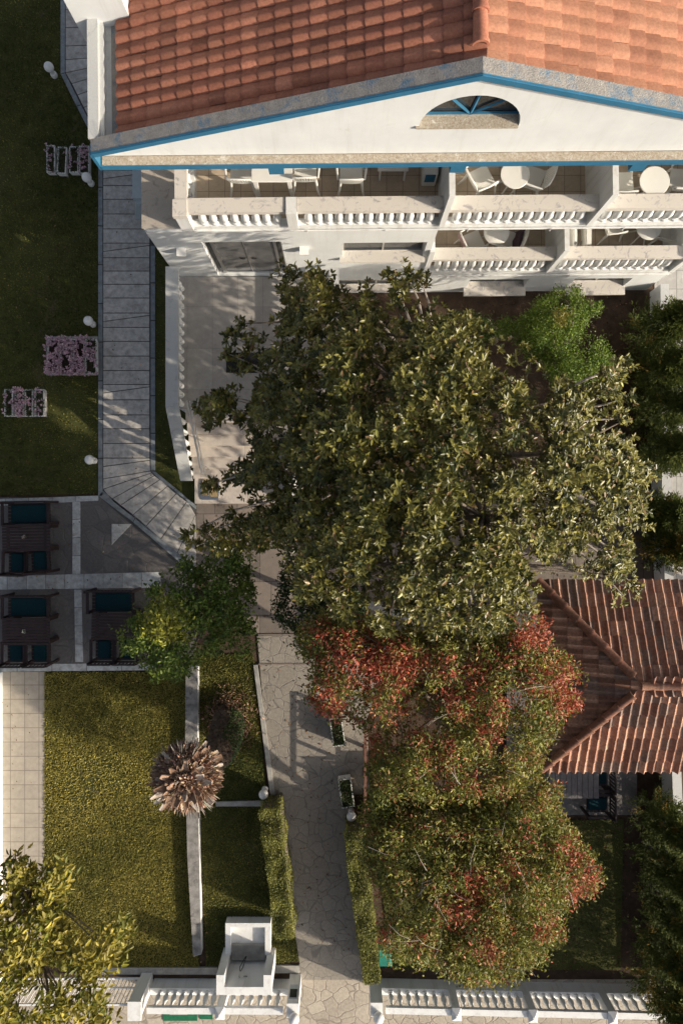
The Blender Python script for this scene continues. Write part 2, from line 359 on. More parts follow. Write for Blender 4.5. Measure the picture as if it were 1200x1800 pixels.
# ================================================================== GROUND
struct('ground', MB().sheet([(-60, -60), (60, -60), (60, 60), (-60, 60)], -.03), M['soil'])
LAWN_L = pp([(-700, -700), (108, -700), (108, 130), (175, 256), (172, 868), (-700, 880)])
struct('lawn', MB().sheet(LAWN_L, 0.0), M['lawnb'])
LAWN_M = pp([(79, 1181), (338, 1181), (350, 1700), (79, 1700)])
struct('lawn', MB().sheet(LAWN_M, 0.0), M['lawnb'])
LAWN_S = pp([(345, 1150), (446, 1150), (470, 1412), (345, 1412)])
struct('lawn', MB().sheet(LAWN_S, 0.0), M['lawnb'])
LAWN_T = pp([(352, 1412), (484, 1412), (526, 1690), (362, 1700)])
struct('lawn', MB().sheet(LAWN_T, 0.0), M['lawnb'])
LAWN_R = pp([(655, 1450), (1095, 1440), (1090, 1705), (690, 1705)])
struct('lawn', MB().sheet(LAWN_R, 0.0), M['lawnb'])
LAWN_B = pp([(274, 430), (345, 430), (345, 887), (274, 832)])
struct('lawn', MB().sheet(LAWN_B, 0.0), M['lawnb'])
struct('pavement', MB().sheet(pp([(-700, 1722), (1900, 1722), (1900, 2500), (-700, 2500)]), -.012), M['pave'])
struct('street', MB().sheet(pp([(1150, -600), (2600, -600), (2600, 1040), (1150, 1040)]), -.016), M['street'])
# stone path from the gate
struct('flagstone_path', MB().sheet(pp([(452, 1118), (700, 1118), (645, 1262), (650, 1392), (612, 1400), (614, 1560), (655, 1722), (528, 1722), (526, 1690), (486, 1420), (478, 1412)]), .004), M['path'])
struct('courtyard', MB().sheet(pp([(346, 884), (1146, 884), (1146, 1020), (960, 1030), (960, 1100), (720, 1110), (700, 1118), (455, 1118), (345, 1000)]), .006), M['courtyard'])
kb = MB(); kb.prism(pp([(446, 1168), (453, 1168), (486, 1416), (478, 1416)]), 0, .06)
kb.prism(pp([(380, 1408), (477, 1406), (478, 1416), (380, 1416)]), 0, .055)
struct('kerb', kb, M['concrete'])
kb2 = MB(); kb2.box(P(455, 0)[0], P(560, 0)[0], P(0, 1118)[1], P(0, 1114)[1], 0, .03); kb2.box(P(455, 0)[0], P(560, 0)[0], P(0, 1169)[1], P(0, 1166)[1], 0, .02)
struct('kerb', kb2, M['courtyard'])
struct('garden_kerb', MB().prism(pp([(168, 1699), (382, 1699), (382, 1711), (168, 1711)]), -.01, .05).prism(pp([(474, 1696), (526, 1696), (527, 1709), (474, 1709)]), -.01, .04), M['concrete'])
# table terrace
struct('slate_terrace', MB().sheet(pp([(-500, 876), (175, 874), (345, 1015), (345, 1168), (-500, 1182)]), .004), M['slate'])
st = MB()
def strip(poly, n, axis, gap=.008):
    a, b, c, d = [Vector((*p, 0)) for p in pp(poly)]
    for i in range(n):
        t0, t1 = i/n, (i+1)/n; q = [a.lerp(b, t0), a.lerp(b, t1), d.lerp(c, t1), d.lerp(c, t0)]
        ce = sum(q, Vector())/4; q = [ce+(v-ce)*(1-gap/max(.1, (v-ce).length)) for v in q]; g = random.uniform(.8, 1.1)
        st.prism([(v.x, v.y) for v in q], .004, .014, (.50*g, .52*g, .52*g))
strip([(-30, 878), (174, 871), (174, 880), (-30, 891)], 5, 0)
strip([(-20, 1013), (283, 1005), (283, 1033), (-20, 1037)], 9, 0)
strip([(-30, 1168), (275, 1165), (275, 1178), (-30, 1181)], 5, 0)
strip([(128, 882), (128, 1009), (142, 1009), (142, 880)], 4, 1)
strip([(131, 1036), (133, 1164), (147, 1164), (144, 1036)], 4, 1)
struct('marble_strips', st, M['slab'])
struct('triangle_tile', MB().prism(pp([(197, 921), (232, 921), (197, 958)]), .004, .016, (.52, .51, .48)), M['slab'])
struct('tiled_path', MB().sheet(pp([(4, 1181), (79, 1181), (80, 1700), (4, 1700)]), .006), M['beige'])
# marble slab path beside the hotel
struct('path_bed', MB().sheet(pp([(107, -300), (107, 130), (173, 262), (173, 872), (345, 1020), (346, 888), (274, 830), (274, 300), (274, -300)]), .006), M['joint'])
sp = MB()
def slab(q, c):
    V = [Vector((*p, 0)) for p in pp(q)]; ce = sum(V, Vector())/len(V)
    g = random.uniform(.86, 1.08); n = len(V); G = .011
    V = [V[i]+(V[(i+1) % n]-V[i]).normalized()*G+(V[i-1]-V[i]).normalized()*G for i in range(n)]
    sp.prism([(v.x, v.y) for v in V], .004, .028, tuple(k*g for k in c))
WH = (.50, .475, .44); BL = (.235, .26, .275)
lines = []; y = 300; i = 0
while y < 822:
    lines.append((y, y)); i += 1
    if i % 5 == 1: lines.append((y+15, y+4))
    y += random.uniform(23, 28)
lines = [(l, r) for l, r in lines]
for (l0, r0), (l1, r1) in zip(lines[:-1], lines[1:]): slab([(182, l0), (264, r0), (264, r1), (182, l1)], WH)
ll, lr = lines[-1]
fan = [((182, ll), (264, lr)), ((182, 842), (265, 828)), ((182, 860), (268, 831)), ((196, 878), (272, 836)), ((210, 890), (282, 843)), ((232, 907), (297, 853)), ((256, 926), (312, 866)), ((283, 948), (330, 880)), ((312, 972), (344, 905)), ((345, 1000), (346, 960))]
for (a, b), (c, d) in zip(fan[:-1], fan[1:]): slab([a, b, d, c], WH)
up = [((116, -60), (230, -60)), ((116, -20), (230, -22)), ((116, 18), (230, 15)), ((116, 50), (230, 46)), ((116, 82), (230, 78)), ((116, 106), (230, 98)), ((116, 129), (230, 105)), ((127, 148), (230, 118)), ((137, 168), (230, 134)), ((148, 190), (230, 155)), ((160, 214), (230, 180)), ((182, 258), (245, 215)), ((182, 280), (250, 276)), ((182, 300), (264, 300))]
for (a, b), (c, d) in zip(up[:-1], up[1:]): slab([a, b, d, c], WH)
for k in range(9):
    y0 = 262+k*68; slab([(173, y0), (182, y0), (182, min(872, y0+67.5)), (173, min(872, y0+67.5))], BL)
for k in range(6): slab([(265, 432+k*66), (274, 432+k*66), (274, 497.5+k*66), (265, 497.5+k*66)], BL)
slab([(107, -60), (116, -60), (116, 129), (107, 131)], BL); slab([(107, 131), (116, 129), (144, 185), (135, 188)], BL); slab([(135, 188), (144, 185), (182, 258), (173, 262)], BL)
slab([(265, 828), (274, 829), (310, 858), (302, 862)], BL); slab([(302, 862), (310, 858), (346, 889), (345, 896)], BL)
slab([(173, 872), (182, 862), (240, 908), (234, 918)], BL); slab([(234, 918), (240, 908), (345, 1000), (345, 1014)], BL)
struct('marble_path', sp, M['slab'])

# ------------------------------------------------------------------ grass blades
def grass(poly, dens, hh=.045, yellow=.5, pscale=.5, wear=.25):
    xs = [p[0] for p in poly]; ys = [p[1] for p in poly]; x0, x1, y0, y1 = max(min(xs), -9.8), min(max(xs), 9.8), max(min(ys), -14), min(max(ys), 14.5)
    n = int((x1-x0)*(y1-y0)*dens); x = rng.uniform(x0, x1, n); y = rng.uniform(y0, y1, n); k = inpoly(x, y, poly); x = x[k]; y = y[k]
    f = np.array([noise.noise((a*pscale, b*pscale, 3)) for a, b in zip(x, y)]); f2 = np.array([noise.noise((a*3.1, b*3.1, 9)) for a, b in zip(x, y)])
    k = rng.random(len(x)) < np.clip(1.05-.9*np.clip(f*1.4+f2*.5-wear, 0, 1), .1, 1); x, y, f, f2 = x[k], y[k], f[k], f2[k]; n = len(x)
    d = rvec(n); d[:, 2] = rng.uniform(.5, 1.6, n); nr = rvec(n); nr[:, 2] += .8
    t = np.clip(yellow+f*.5+f2*.25+rng.normal(0, .15, n), 0, 1)[:, None]
    c = np.array([[.070, .095, .022]])*(1-t)+np.array([[.46, .40, .11]])*t; c *= np.exp(rng.normal(0, .2, (n, 1)))
    o = leafmesh('grass', np.stack([x, y, np.zeros(n)], 1), d, nr, rng.uniform(.6, 1.3, n)*hh, rng.uniform(.012, .024, n), c, M['grass'], fold=.1)
    return tag(o, kind='stuff')
g = grass(LAWN_L, 1200, .045, .12, wear=-.02); g = grass(LAWN_M, 3400, .05, .72); g = grass(LAWN_S, 1800, .045, .35); g = grass(LAWN_T, 1800, .045, .35); g = grass(LAWN_R, 400, .04, .2); g = grass(LAWN_B, 600, .04, .1)

# ================================================================== HOTEL
B0 = (-4.05, 5.8, 0.0)
hotel = empty('hotel_building', B0, R(.55))
tag(hotel, 'white three storey hotel with red tiled gable roof, blue trim and balustraded balconies', 'building')
def hb(name, mb, mat, parent=None, **k): return mb.build(name, mat, parent or hotel, B0, **k)
XE = 8.1; YB = 13.0; F1 = 1.5; F2 = 4.25
# walls: lower front wall with openings built from pieces (y 5.8 front)
wl = MB(); T = .3
def wallrow(x0, x1, z0, z1, holes, y0=5.8, y1=6.05):
    cur = x0
    for (a, b, c, d) in holes:
        if a > cur: wl.box(cur, a, y0, y1, z0, z1)
        if c > z0: wl.box(a, b, y0, y1, z0, c)
        if d < z1: wl.box(a, b, y0, y1, d, z1)
        cur = b
    if cur < x1: wl.box(cur, x1, y0, y1, z0, z1)
DX0, DX1 = P(357, 0, 1.4)[0]-.0, 0
# entrance bay z 1.4..4.05
wallrow(-4.05, 2.0, 1.4, 4.05, [(-3.02, -1.30, 1.4, 3.50), (0.02, 1.86, 2.55, 3.38)])
wallrow(-4.05, 2.0, 0, 1.4, [(-.1, 1.9, .25, 1.0)])
wallrow(2.0, XE, 0, 1.2, [(3.25, 4.75, .35, .95), (5.9, 7.35, .35, .95)])
wl.box(-4.05, -3.8, 6.05, YB, 0, 4.05); wl.box(XE-.25, XE, 6.05, YB, 0, 7.2)
wl.box(2.0, XE-.25, 7.7, 7.9, 1.5, 4.05); wl.box(-2.9, XE-.25, 7.9, 8.1, 4.25, 7.25); wl.box(-3.1, -2.9, 8.1, YB, 4.25, 7.25)
hb('wall', wl, M['white'])
# floor slabs
s2 = MB(); s2.box(-4.05, XE, 5.8, 8.1, 4.05, 4.24); s2.box(-4.05, -2.0, 8.1, YB, 4.05, 4.24)
s2.box(-4.0, XE, 5.76, 5.798, 4.10, 4.16); s2.box(2.0, XE, 5.8, 7.7, 1.2, 1.49); s2.box(2.02, XE, 5.76, 5.798, 1.26, 1.32)
hb('floor_slab', s2, M['white2'])
bf = MB(); bf.box(-2.95, XE-.25, 5.96, 7.9, 4.24, 4.25); bf.box(2.05, XE-.25, 5.96, 7.7, 1.49, 1.50); hb('balcony_floor', bf, M['balc'])
lg = MB(); lg.box(-4.07, -3.2, 5.79, YB, 4.242, 4.27); hb('marble_ledge', lg, M['stained'])
# ceiling, eave slab
ce = MB(); ce.box(-3.75, XE+.2, 5.6, 9.2, 7.22, 7.32); hb('eave_slab', ce, M['white'])
# base ledge of gable: weathered top and blue face
XR = 7.32; AX, AZ = 1.78, 9.60; XL = -3.82; EZ = 7.80
RX = 2*AX-XL
b = MB(); b.box(XL+.05, RX, 5.46, 5.60, 7.335, 7.45); hb('base_ledge', b, M['sandy'])
b = MB(); b.box(XL, RX, 5.44, 5.458, 7.33, 7.44)
for x in (-1.05, 1.86, 4.75): b.box(x-.12, x+.12, 5.44, 5.62, 7.14, 7.328)
b.add([(XL-.02, 5.44, 7.33), (XL+.03, 5.44, 7.33), (XL+.03, 5.44, EZ-.02), (XL-.02, 5.44, EZ-.02), (XL-.02, 5.62, 7.33), (XL+.03, 5.62, 7.33), (XL+.03, 5.62, EZ-.02), (XL-.02, 5.62, EZ-.02)], [(0, 1, 2, 3), (7, 6, 5, 4), (0, 3, 7, 4), (1, 5, 6, 2), (3, 2, 6, 7), (0, 4, 5, 1)])
def rake(x, off=0):  # top of the cap at x
    s = (AZ-EZ)/(AX-XL)
    return (AZ-(AX-x)*s if x < AX else AZ-(x-AX)*s*.93)+off
def band(mb, ya, yb, o1, o0, x0=XL, x1=RX, col=None):
    for xa, xb in ((x0, AX), (AX, x1)):
        vs = [(xa, ya, rake(xa, o0)), (xb, ya, rake(xb, o0)), (xb, ya, rake(xb, o1)), (xa, ya, rake(xa, o1)), (xa, yb, rake(xa, o0)), (xb, yb, rake(xb, o0)), (xb, yb, rake(xb, o1)), (xa, yb, rake(xa, o1))]
        mb.add(vs, [(0, 1, 2, 3), (7, 6, 5, 4), (3, 2, 6, 7), (0, 4, 5, 1), (0, 3, 7, 4), (1, 5, 6, 2)])
band(b, 5.44, 5.458, -.003, -.095)
band(b, 5.459, 5.475, .004, -.003)
hb('blue_trim', b, M['blue'])
# cap: subdivided rough top
cp = MB(); n = 90
band(cp, 5.478, 5.69, -.002, -.16); hb('gable_cap', cp, M['cap'])
# tympanum with arched opening
ty = MB(); cx, cz, rr = 1.86, 8.2, .73; Y = 5.60
arc = [(cx+rr*math.cos(math.pi*i/20), cz+rr*1.0*math.sin(math.pi*i/20)) for i in range(21)]  # right to left
for i in range(20):
    (xa, za), (xb, zb) = arc[i], arc[i+1]; ty.add([(xb, Y, zb), (xa, Y, za), (xa, Y, rake(xa, -.13)), (xb, Y, rake(xb, -.13))], [(0, 1, 2, 3)])
    ty.add([(xa, Y, za), (xb, Y, zb), (xb, Y+.22, zb), (xa, Y+.22, za)], [(0, 1, 2, 3)])
for x0, x1, z0, z1 in ((cx-rr, cx+rr, 7.46, cz),): ty.add([(x0, Y, z0), (x1, Y, z0), (x1, Y, z1), (x0, Y, z1)], [(0, 1, 2, 3)])
for x0, x1 in ((XL+.03, cx-rr), (cx+rr, RX)):
    zs = 7.46; N = 12
    for i in range(N):
        a, c = x0+(x1-x0)*i/N, x0+(x1-x0)*(i+1)/N; ty.add([(a, Y, zs), (c, Y, zs), (c, Y, max(zs, rake(c, -.13))), (a, Y, max(zs, rake(a, -.13)))], [(0, 1, 2, 3)])
hb('gable_wall', ty, M['white'])
win = hb('window', MB().box(cx-rr+.02, cx+rr-.02, 5.80, 5.812, cz-.02, cz+rr), M['glass'])
sb = MB(); sb.box(cx-rr-.05, cx+rr-.01, 5.57, 5.80, cz-.03, cz+.012); sb.build('sill', M['sandy'], win, B0)
fr = MB()
for a in (38, 84, 130): fr.tube([(cx+.02, 5.77, cz+.02), (cx+.02+rr*math.cos(R(a)), 5.77, cz+rr*math.sin(R(a)))], .022, 4)
fr.tube([(cx+rr*.98*math.cos(math.pi*i/20), 5.78, cz+rr*.98*math.sin(math.pi*i/20)) for i in range(21)], .022, 4); fr.box(cx-rr, cx+rr, 5.76, 5.79, cz+.013, cz+.04)
fr.build('frame', M['blue'], win, B0)

# roof tiles ---------------------------------------------------------
def tprof(v, asym):
    if not asym: return .5-.5*math.cos(2*math.pi*v)
    return (v/.34)**.6 if v < .34 else max(0.0, 1-((v-.34)/.66)**1.15*.98)
def tiles(org, up, side, nrm, L, Wd, tl, tw, palette, h=.042, lip=.03, nu=3, nv=9, flatp=1.3, asym=False, gv=.13):
    mb = MB(); org, up, side, nrm = map(Vector, (org, up, side, nrm)); nc = int(L/tl)+1; nr = int(Wd/tw)+1
    for i in range(nc):
        for j in range(nr):
            c0 = random.choice(palette); g = math.exp(random.gauss(0, gv)); col = tuple(x*g for x in c0)
            o = org+up*(i*tl)+side*(j*tw+random.uniform(-.003, .003)); dz = random.uniform(-.003, .004); vs = []
            l2 = tl+.03
            for a in range(nu+1):
                for bb in range(nv):
                    u = [-0.0, 0.0, .12, 1][a] if nu == 3 else a/nu; v = bb/(nv-1)
                    z = h*tprof(v, asym)**flatp + lip*(1-u)+dz
                    if a == 0: z = dz-.01
                    if a == 1: z -= .006
                    vs.append(o+up*(u*l2)+side*(v*tw)+nrm*z)
            fs = [(a*nv+k, a*nv+k+1, (a+1)*nv+k+1, (a+1)*nv+k) for a in range(nu) for k in range(nv-1)]
            if side.cross(up).dot(nrm) < 0: fs = [f[::-1] for f in fs]
            mb.add(vs, fs, col)
    return mb
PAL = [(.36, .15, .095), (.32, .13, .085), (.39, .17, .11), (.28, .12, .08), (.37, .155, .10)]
sl_ = (AZ-EZ)/(AX-XL); L1 = math.hypot(AX-XL, AZ-EZ)
zoff = -.17; Wroof = 5.2; ry0 = 5.68
up = Vector((AX-XL, 0, AZ-EZ)).normalized(); nrm = Vector((-up.z, 0, up.x))
mb = tiles((XL+.42, ry0, rake(XL+.42, zoff)), up, (0, 1, 0), nrm, L1-.55, Wroof, .262, .205, PAL, h=.062, lip=.023, flatp=1, asym=True, nv=11)
hb('roof_tiles', mb, M['tile'], smooth=True)
s2_ = sl_*.93; upr = Vector((-1, 0, s2_)).normalized(); nrr = Vector((s2_, 0, 1)).normalized(); nt_ = 22
org = Vector((AX+.1, ry0, rake(AX+.1, zoff)))-upr*(nt_*.268)
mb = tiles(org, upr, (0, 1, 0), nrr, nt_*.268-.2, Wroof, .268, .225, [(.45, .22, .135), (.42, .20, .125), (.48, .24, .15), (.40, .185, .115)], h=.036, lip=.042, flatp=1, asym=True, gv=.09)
hb('roof_tiles', mb, M['tile'], smooth=True)
rd = MB(); rd.add([(XL, 5.6, rake(XL, -.24)), (AX, 5.6, rake(AX, -.24)), (AX, 11, rake(AX, -.24)), (XL, 11, rake(XL, -.24))], [(0, 1, 2, 3)]); rd.add([(AX, 5.6, rake(AX, -.24)), (RX, 5.6, rake(RX, -.24)), (RX, 11, rake(RX, -.24)), (AX, 11, rake(AX, -.24))], [(0, 1, 2, 3)])
hb('roof_deck', rd, M['cap'])
def ridge(mb, a, b_, r=.09, seg=.38, cols=PAL, lift=.0):
    a, b_ = Vector(a), Vector(b_); d = (b_-a); n = max(1, int(d.length/seg)); d.normalize(); sd = d.cross(Vector((0, 0, 1))).normalized(); upv = sd.cross(d)
    for i in range(n):
        g = math.exp(random.gauss(0, .13)); c = tuple(x*g for x in random.choice(cols)); vs = []; p0 = a+d*(i*seg); p1 = p0+d*(seg+.05)
        for p, rr_, o in ((p0, r*.93, .012), (p1-d*.07, r*1.0, 0.02), (p1-d*.05, r*1.12, .02), (p1, r*1.12, .02), (p1, r*.9, .0)):
            for k in range(9):
                t = math.pi*k/8; vs.append(p+sd*math.cos(t)*rr_+upv*(math.sin(t)*rr_+o+lift))
        mb.add(vs, [(q*9+k, q*9+k+1, (q+1)*9+k+1, (q+1)*9+k) for q in range(4) for k in range(8)], c)
rm = MB(); ridge(rm, (AX, 11, AZ-.15), (AX, 5.66, AZ-.15), .10, .42, [(.42, .17, .11), (.46, .19, .12)]); hb('ridge_tiles', rm, M['tile'], smooth=True)
gt = MB(); gt.box(XL-.03, XL+.13, 5.68, 7.5, 7.3, EZ+.02); gt.box(XL+.13, XL+.19, 5.68, 7.5, 7.3, EZ-.06)
gt.box(XL+.19, XL+.45, 5.68, 7.5, 7.3, EZ-.15); hb('gutter_wall', gt, M['marblewhite'])
tw = MB(); tw.box(-4.05, -3.2, 7.5, 9.5, 0, 10.4); hb('stair_tower_wall', tw, M['white'])

# balustrades --------------------------------------------------------
BPROF = [(.050, 0), (.050, .05), (.030, .07), (.034, .11), (.055, .2), (.058, .27), (.045, .36), (.028, .47), (.024, .53), (.04, .56), (.042, .59), (.05, .6), (.05, .64)]
def bal_mesh(hh, wf=1.0, n=10):
    mb = MB(); mb.lathe([(r*wf, z*hh/.64) for r, z in BPROF], n); return mb
def balustrade(parent, origin, p0, p1, zb, zt, pitch=.195, railw=.3, railh=.12, wf=1.5, railmat='marble', off=.04, inset=.1, zb1=None, zt1=None, name='balustrade', rname='rail', proto=None):
    p0 = Vector((*p0, 0)); p1 = Vector((*p1, 0)); d = (p1-p0); L = d.length; d.normalize(); nn = Vector((-d.y, d.x, 0))
    zb1 = zb if zb1 is None else zb1; zt1 = zt if zt1 is None else zt1
    r = MB(); a, b_ = p0+nn*(-railw/2+off), p0+nn*(railw/2+off); c, e = p1+nn*(railw/2+off), p1+nn*(-railw/2+off)
    vs = [(a.x, a.y, zt-railh), (e.x, e.y, zt1-railh), (c.x, c.y, zt1-railh), (b_.x, b_.y, zt-railh), (a.x, a.y, zt), (e.x, e.y, zt1), (c.x, c.y, zt1), (b_.x, b_.y, zt)]
    r.add(vs, [(3, 2, 1, 0), (4, 5, 6, 7), (0, 1, 5, 4), (1, 2, 6, 5), (2, 3, 7, 6), (3, 0, 4, 7)])
    root = r.build(rname, M[railmat], parent, origin)
    n = int((L-2*inset)/pitch); first = None
    for i in range(n):
        t = (inset+(L-2*inset)*(i+.5)/n)/L; p = p0.lerp(p1, t); z = zb+(zb1-zb)*t; hh = (zt+(zt1-zt)*t)-railh-z
        if first is None: first = bal_mesh(hh, wf).build('baluster', M['white2'], root, smooth=True); o = first
        else: o = first.copy(); COL.objects.link(o); o.parent = root
        o.location = (p.x-origin[0], p.y-origin[1], z-origin[2])
    return root
# curbs under balusters
cb = MB(); cb.box(-3.2, XE, 5.802, 5.955, 4.241, 4.30); cb.box(-3.2, -2.98, 5.955, 7.9, 4.241, 4.30); cb.box(2.05, XE, 5.802, 5.955, 1.50, 1.545)
for x, ww in ((-.97, .15), ): cb.box(x-.1, x+.1, 5.72, 6.05, 4.30, 5.03)
cb.box(-3.24, -3.0, 5.72, 6.0, 4.27, 4.90)
hb('balcony_kerb', cb, M['white2'])
hb('pier_cap', MB().box(-3.26, -2.98, 5.70, 6.03, 4.90, 5.02), M['marble'])
for x0, x1 in ((-2.98, -1.08), (-.86, 1.98), (2.1, 4.98), (5.1, XE-.1)):
    balustrade(hotel, B0, (x0, 5.88), (x1, 5.88), 4.30, 5.0, .195, .28, .12)
balustrade(hotel, B0, (-3.10, 6.03), (-3.10, 7.6), 4.30, 5.0, .21, .24, .12, off=0)
for x0, x1 in ((2.1, 4.98), (5.1, XE-.1)): balustrade(hotel, B0, (x0, 5.88), (x1, 5.88), 1.545, 2.4, .195, .28, .12)
for a in ((1.98, 2.09, 5.745, 7.9, 4.25, 5.66), (1.98, 2.09, 5.745, 7.7, 1.50, 2.95), (4.98, 5.09, 5.745, 7.9, 4.25, 5.66), (4.98, 5.09, 5.745, 7.7, 1.50, 2.95), (XE-.12, XE, 5.745, 6.05, 1.5, 2.5), (XE-.12, XE, 5.745, 6.05, 4.25, 5.05)):
    hb('balcony_divider', MB().box(*a), M['white2'])
# conduit with clips
cn = MB(); cn.tube([(-1, 5.745, 4.20), (XE, 5.745, 4.20)], .009, 5); cn.tube([(2.05, 5.745, 1.40), (XE, 5.745, 1.40)], .009, 5)
for x in (-.7, .9, 2.6, 4.3, 5.8): cn.box(x-.008, x+.008, 5.735, 5.757, 4.06, 4.22)
for x in (2.6, 5.6): cn.box(x-.008, x+.008, 5.735, 5.757, 1.22, 1.42)
hb('conduit', cn, M['white2'])
# entrance door, windows
dr = hb('entrance_door', MB().box(-2.86, -1.46, 5.90, 5.92, 1.44, 3.46), M['doorglass'])
d = MB(); d.box(-3.02, -2.98, 5.87, 5.95, 1.4, 3.5); d.box(-2.88, -2.80, 5.87, 5.95, 1.4, 3.5); d.box(-1.34, -1.30, 5.87, 5.95, 1.4, 3.5); d.box(-1.50, -1.43, 5.87, 5.95, 1.4, 3.5); d.box(-2.80, -1.50, 5.88, 5.94, 1.4, 1.46); d.box(-2.17, -2.155, 5.885, 5.93, 1.46, 3.46)
d.build('frame', M['metal'], dr, B0)
d = MB()
for x in (-2.30, -2.03): d.add([(x+.07*math.cos(a)*s_, 5.885, 2.3+.07*math.sin(a)*s_) for s_ in (1, .8) for a in np.linspace(0, 2*math.pi, 17)[:-1]], [(k, (k+1) % 16, 16+(k+1) % 16, 16+k) for k in range(16)]); d.box(x-.006, x+.006, 5.88, 5.89, 2.23, 2.37); d.box(x-.06, x+.06, 5.88, 5.89, 2.294, 2.306)
d.build('handle', M['dark'], dr, B0)
for a in ((-2.97, -2.89), (-1.42, -1.35)): MB().box(a[0], a[1], 5.90, 5.92, 1.42, 3.48).build('side_light', M['glass'], dr, B0)
def hwin(x0, x1, z0, z1, sill=.1, y=5.98):
    wv = hb('window', MB().box(x0, x1, y, y+.015, z0, z1), M['glass'])
    f = MB(); f.box(x0, x1, y-.03, y, z0, z0+.035); f.box(x0, x1, y-.03, y, z1-.035, z1); f.box(x0, x0+.035, y-.03, y, z0+.035, z1-.035); f.box(x1-.035, x1, y-.03, y, z0+.035, z1-.035); f.box((x0+x1)/2-.02, (x0+x1)/2+.02, y-.03, y, z0+.035, z1-.035)
    f.build('frame', M['metal'], wv, B0)
    MB().box(x0-.06, x1+.05, 5.8-sill, y-.03, z0-.05, z0+.002).build('sill', M['marble'], wv, B0)
hwin(.02, 1.86, 2.55, 3.38, .12); hwin(-.1, 1.9, .25, 1.0, .02); hwin(3.25, 4.75, .35, .95, .22); hwin(5.9, 7.35, .35, .95, .22)
for x, z in ((.0, 4.27),):
    for k, (a, b_) in enumerate(((-2.2, -.6), (.2, 1.6), (2.6, 4.2), (5.6, 7.2))):
        hb('balcony_door', MB().box(a, b_, 7.87, 7.89, 4.27, 6.5), M['glass'])
        if a > 2: hb('balcony_door', MB().box(a, b_, 7.67, 7.69, 1.52, 3.7), M['glass'])
for x in (-3.52, -.82):
    l = hb('wall_lamp', MB().frustum((x-.07, x+.07, 5.66, 5.80), (x-.1, x+.1, 5.62, 5.80), 3.05, 3.2), M['lampglass']); MB().box(x-.05, x+.05, 5.68, 5.79, 3.02, 3.049).build('bulb_holder', M['dark'], l, B0)

# ------------------------------------------------------------------ entrance terrace with stairs
t0 = P(600, 720, 1.4); TY = 2.55; TXL, TXR = -4.02, -.12
ter = empty('entrance_terrace', (TXL, .3, 0)); O = (TXL, .3, 0)
tag(ter, 'raised marble entrance terrace with balustrade and steps down to the courtyard', 'terrace')
MB().box(TXL+.02, TXR, TY, 5.79, -.02, 1.38).build('base', M['white2'], ter, O)
MB().box(TXL, TXR+.02, TY-.02, 5.79, 1.382, 1.40).build('floor', M['terrace'], ter, O)
stp = MB(); ns = 8; yb = P(0, 884)[1]
for i in range(ns-1):
    y1 = TY-.022-i*.27; zt = 1.4-(i+1)*1.4/ns; yy0 = y1-.29 if i < ns-2 else yb
    stp.box(-3.86, -1.40, yy0, y1-.0 if i == 0 else y1-.02, -.02, zt-.02); stp.box(-3.87, -1.39, yy0-.015, y1-.022, zt-.018, zt)
stp.box(-3.88, -1.38, yb-.02, yb+.55, -.02, .09)
stp.build('step', M['stair'], ter, O)
MB().box(-1.40, -1.2, yb, TY-.025, -.02, .9).build('side_wall', M['white2'], ter, O)
balustrade(ter, O, (-3.93, TY-.1), (-3.93, 5.7), 1.40, 2.35, .21, .30, .09, railmat='marblewhite', off=0)
balustrade(ter, O, (-3.93, yb+.55), (-3.93, TY-.1), .12, .90, .24, .30, .09, zb1=1.40, zt1=2.35, railmat='marblewhite', off=0)
balustrade(ter, O, (TXR-.05, TY), (TXR-.05, 5.7), 1.40, 2.25, .21, .22, .09, railmat='marblewhite', off=0)
hr = MB(); hr.tube([(-3.62, TY+.05, 2.2), (-3.5, yb+.75, 1.05)], .028, 8); hr.tube([(-3.55, TY+.05, 2.2), (-3.43, yb+.75, 1.05)], .016, 8)
for t in (.12, .5, .9):
    a = Vector((-3.56, TY+.05, 2.2)).lerp(Vector((-3.45, yb+.75, 1.05)), t); hr.tube([a, (a.x, a.y, a.z-.85)], .014, 6); hr.box(a.x-.05, a.x+.05, a.y-.05, a.y+.05, a.z-.9, a.z-.86)
hr.build('handrail', M['metal'], ter, O, smooth=True)
MB().box(-2.62, -1.75, P(0, 655, 1.4)[1], P(0, 626, 1.4)[1]+.18, 1.402, 1.415)
dm = MB().box(-2.83, -1.95, P(0, 655, 1.42)[1], P(0, 620, 1.42)[1], 1.402, 1.418).build('door_mat', M['black'], None, (-2.4, 3.6, 1.4)); dm.location = (-2.4, 3.6, 1.4)
tag(dm, 'black rubber mat on the entrance terrace half under the big tree', 'door mat')
# platform lift plate at stair foot
pl = empty('folded_stair_lift', (-3.62, .62, .1)); O2 = (-3.62, .62, .1)
MB().prism([(-3.72, .40), (-3.68, .32), (-3.25, .32), (-3.22, .5), (-3.22, .85), (-3.3, .98), (-3.6, .98), (-3.70, .9), (-3.74, .7)], .14, .20).build('platform', M['metal'], pl, O2)
MB().prism([(-3.66, .42), (-3.5, .42), (-3.5, .9), (-3.62, .9), (-3.69, .7)], .201, .215).prism([(-3.46, .4), (-3.27, .4), (-3.27, .88), (-3.46, .92)], .201, .215).build('panel', M['brass'], pl, O2)
tag(pl, 'small ochre and metal lift platform at the foot of the entrance steps', 'stair lift')
pr = MB().box(P(233, 0, 1)[0], P(250, 0, 1)[0], P(0, 348, 1.0)[1], P(0, 280, 1.0)[1], 0, 1.0); pr.frustum((-5.5, -5.05, 7.8, 7.96), (-5.2, -5.0, 7.8, 7.96), 0, .9)
o = pr.build('garden_pier', M['bluelt'], None, (-5.2, 8.2, 0)); o.location = (-5.2, 8.2, 0); tag(o, 'white rendered pier, its shade painted pale blue, beside the marble path under the roof corner', 'pier')
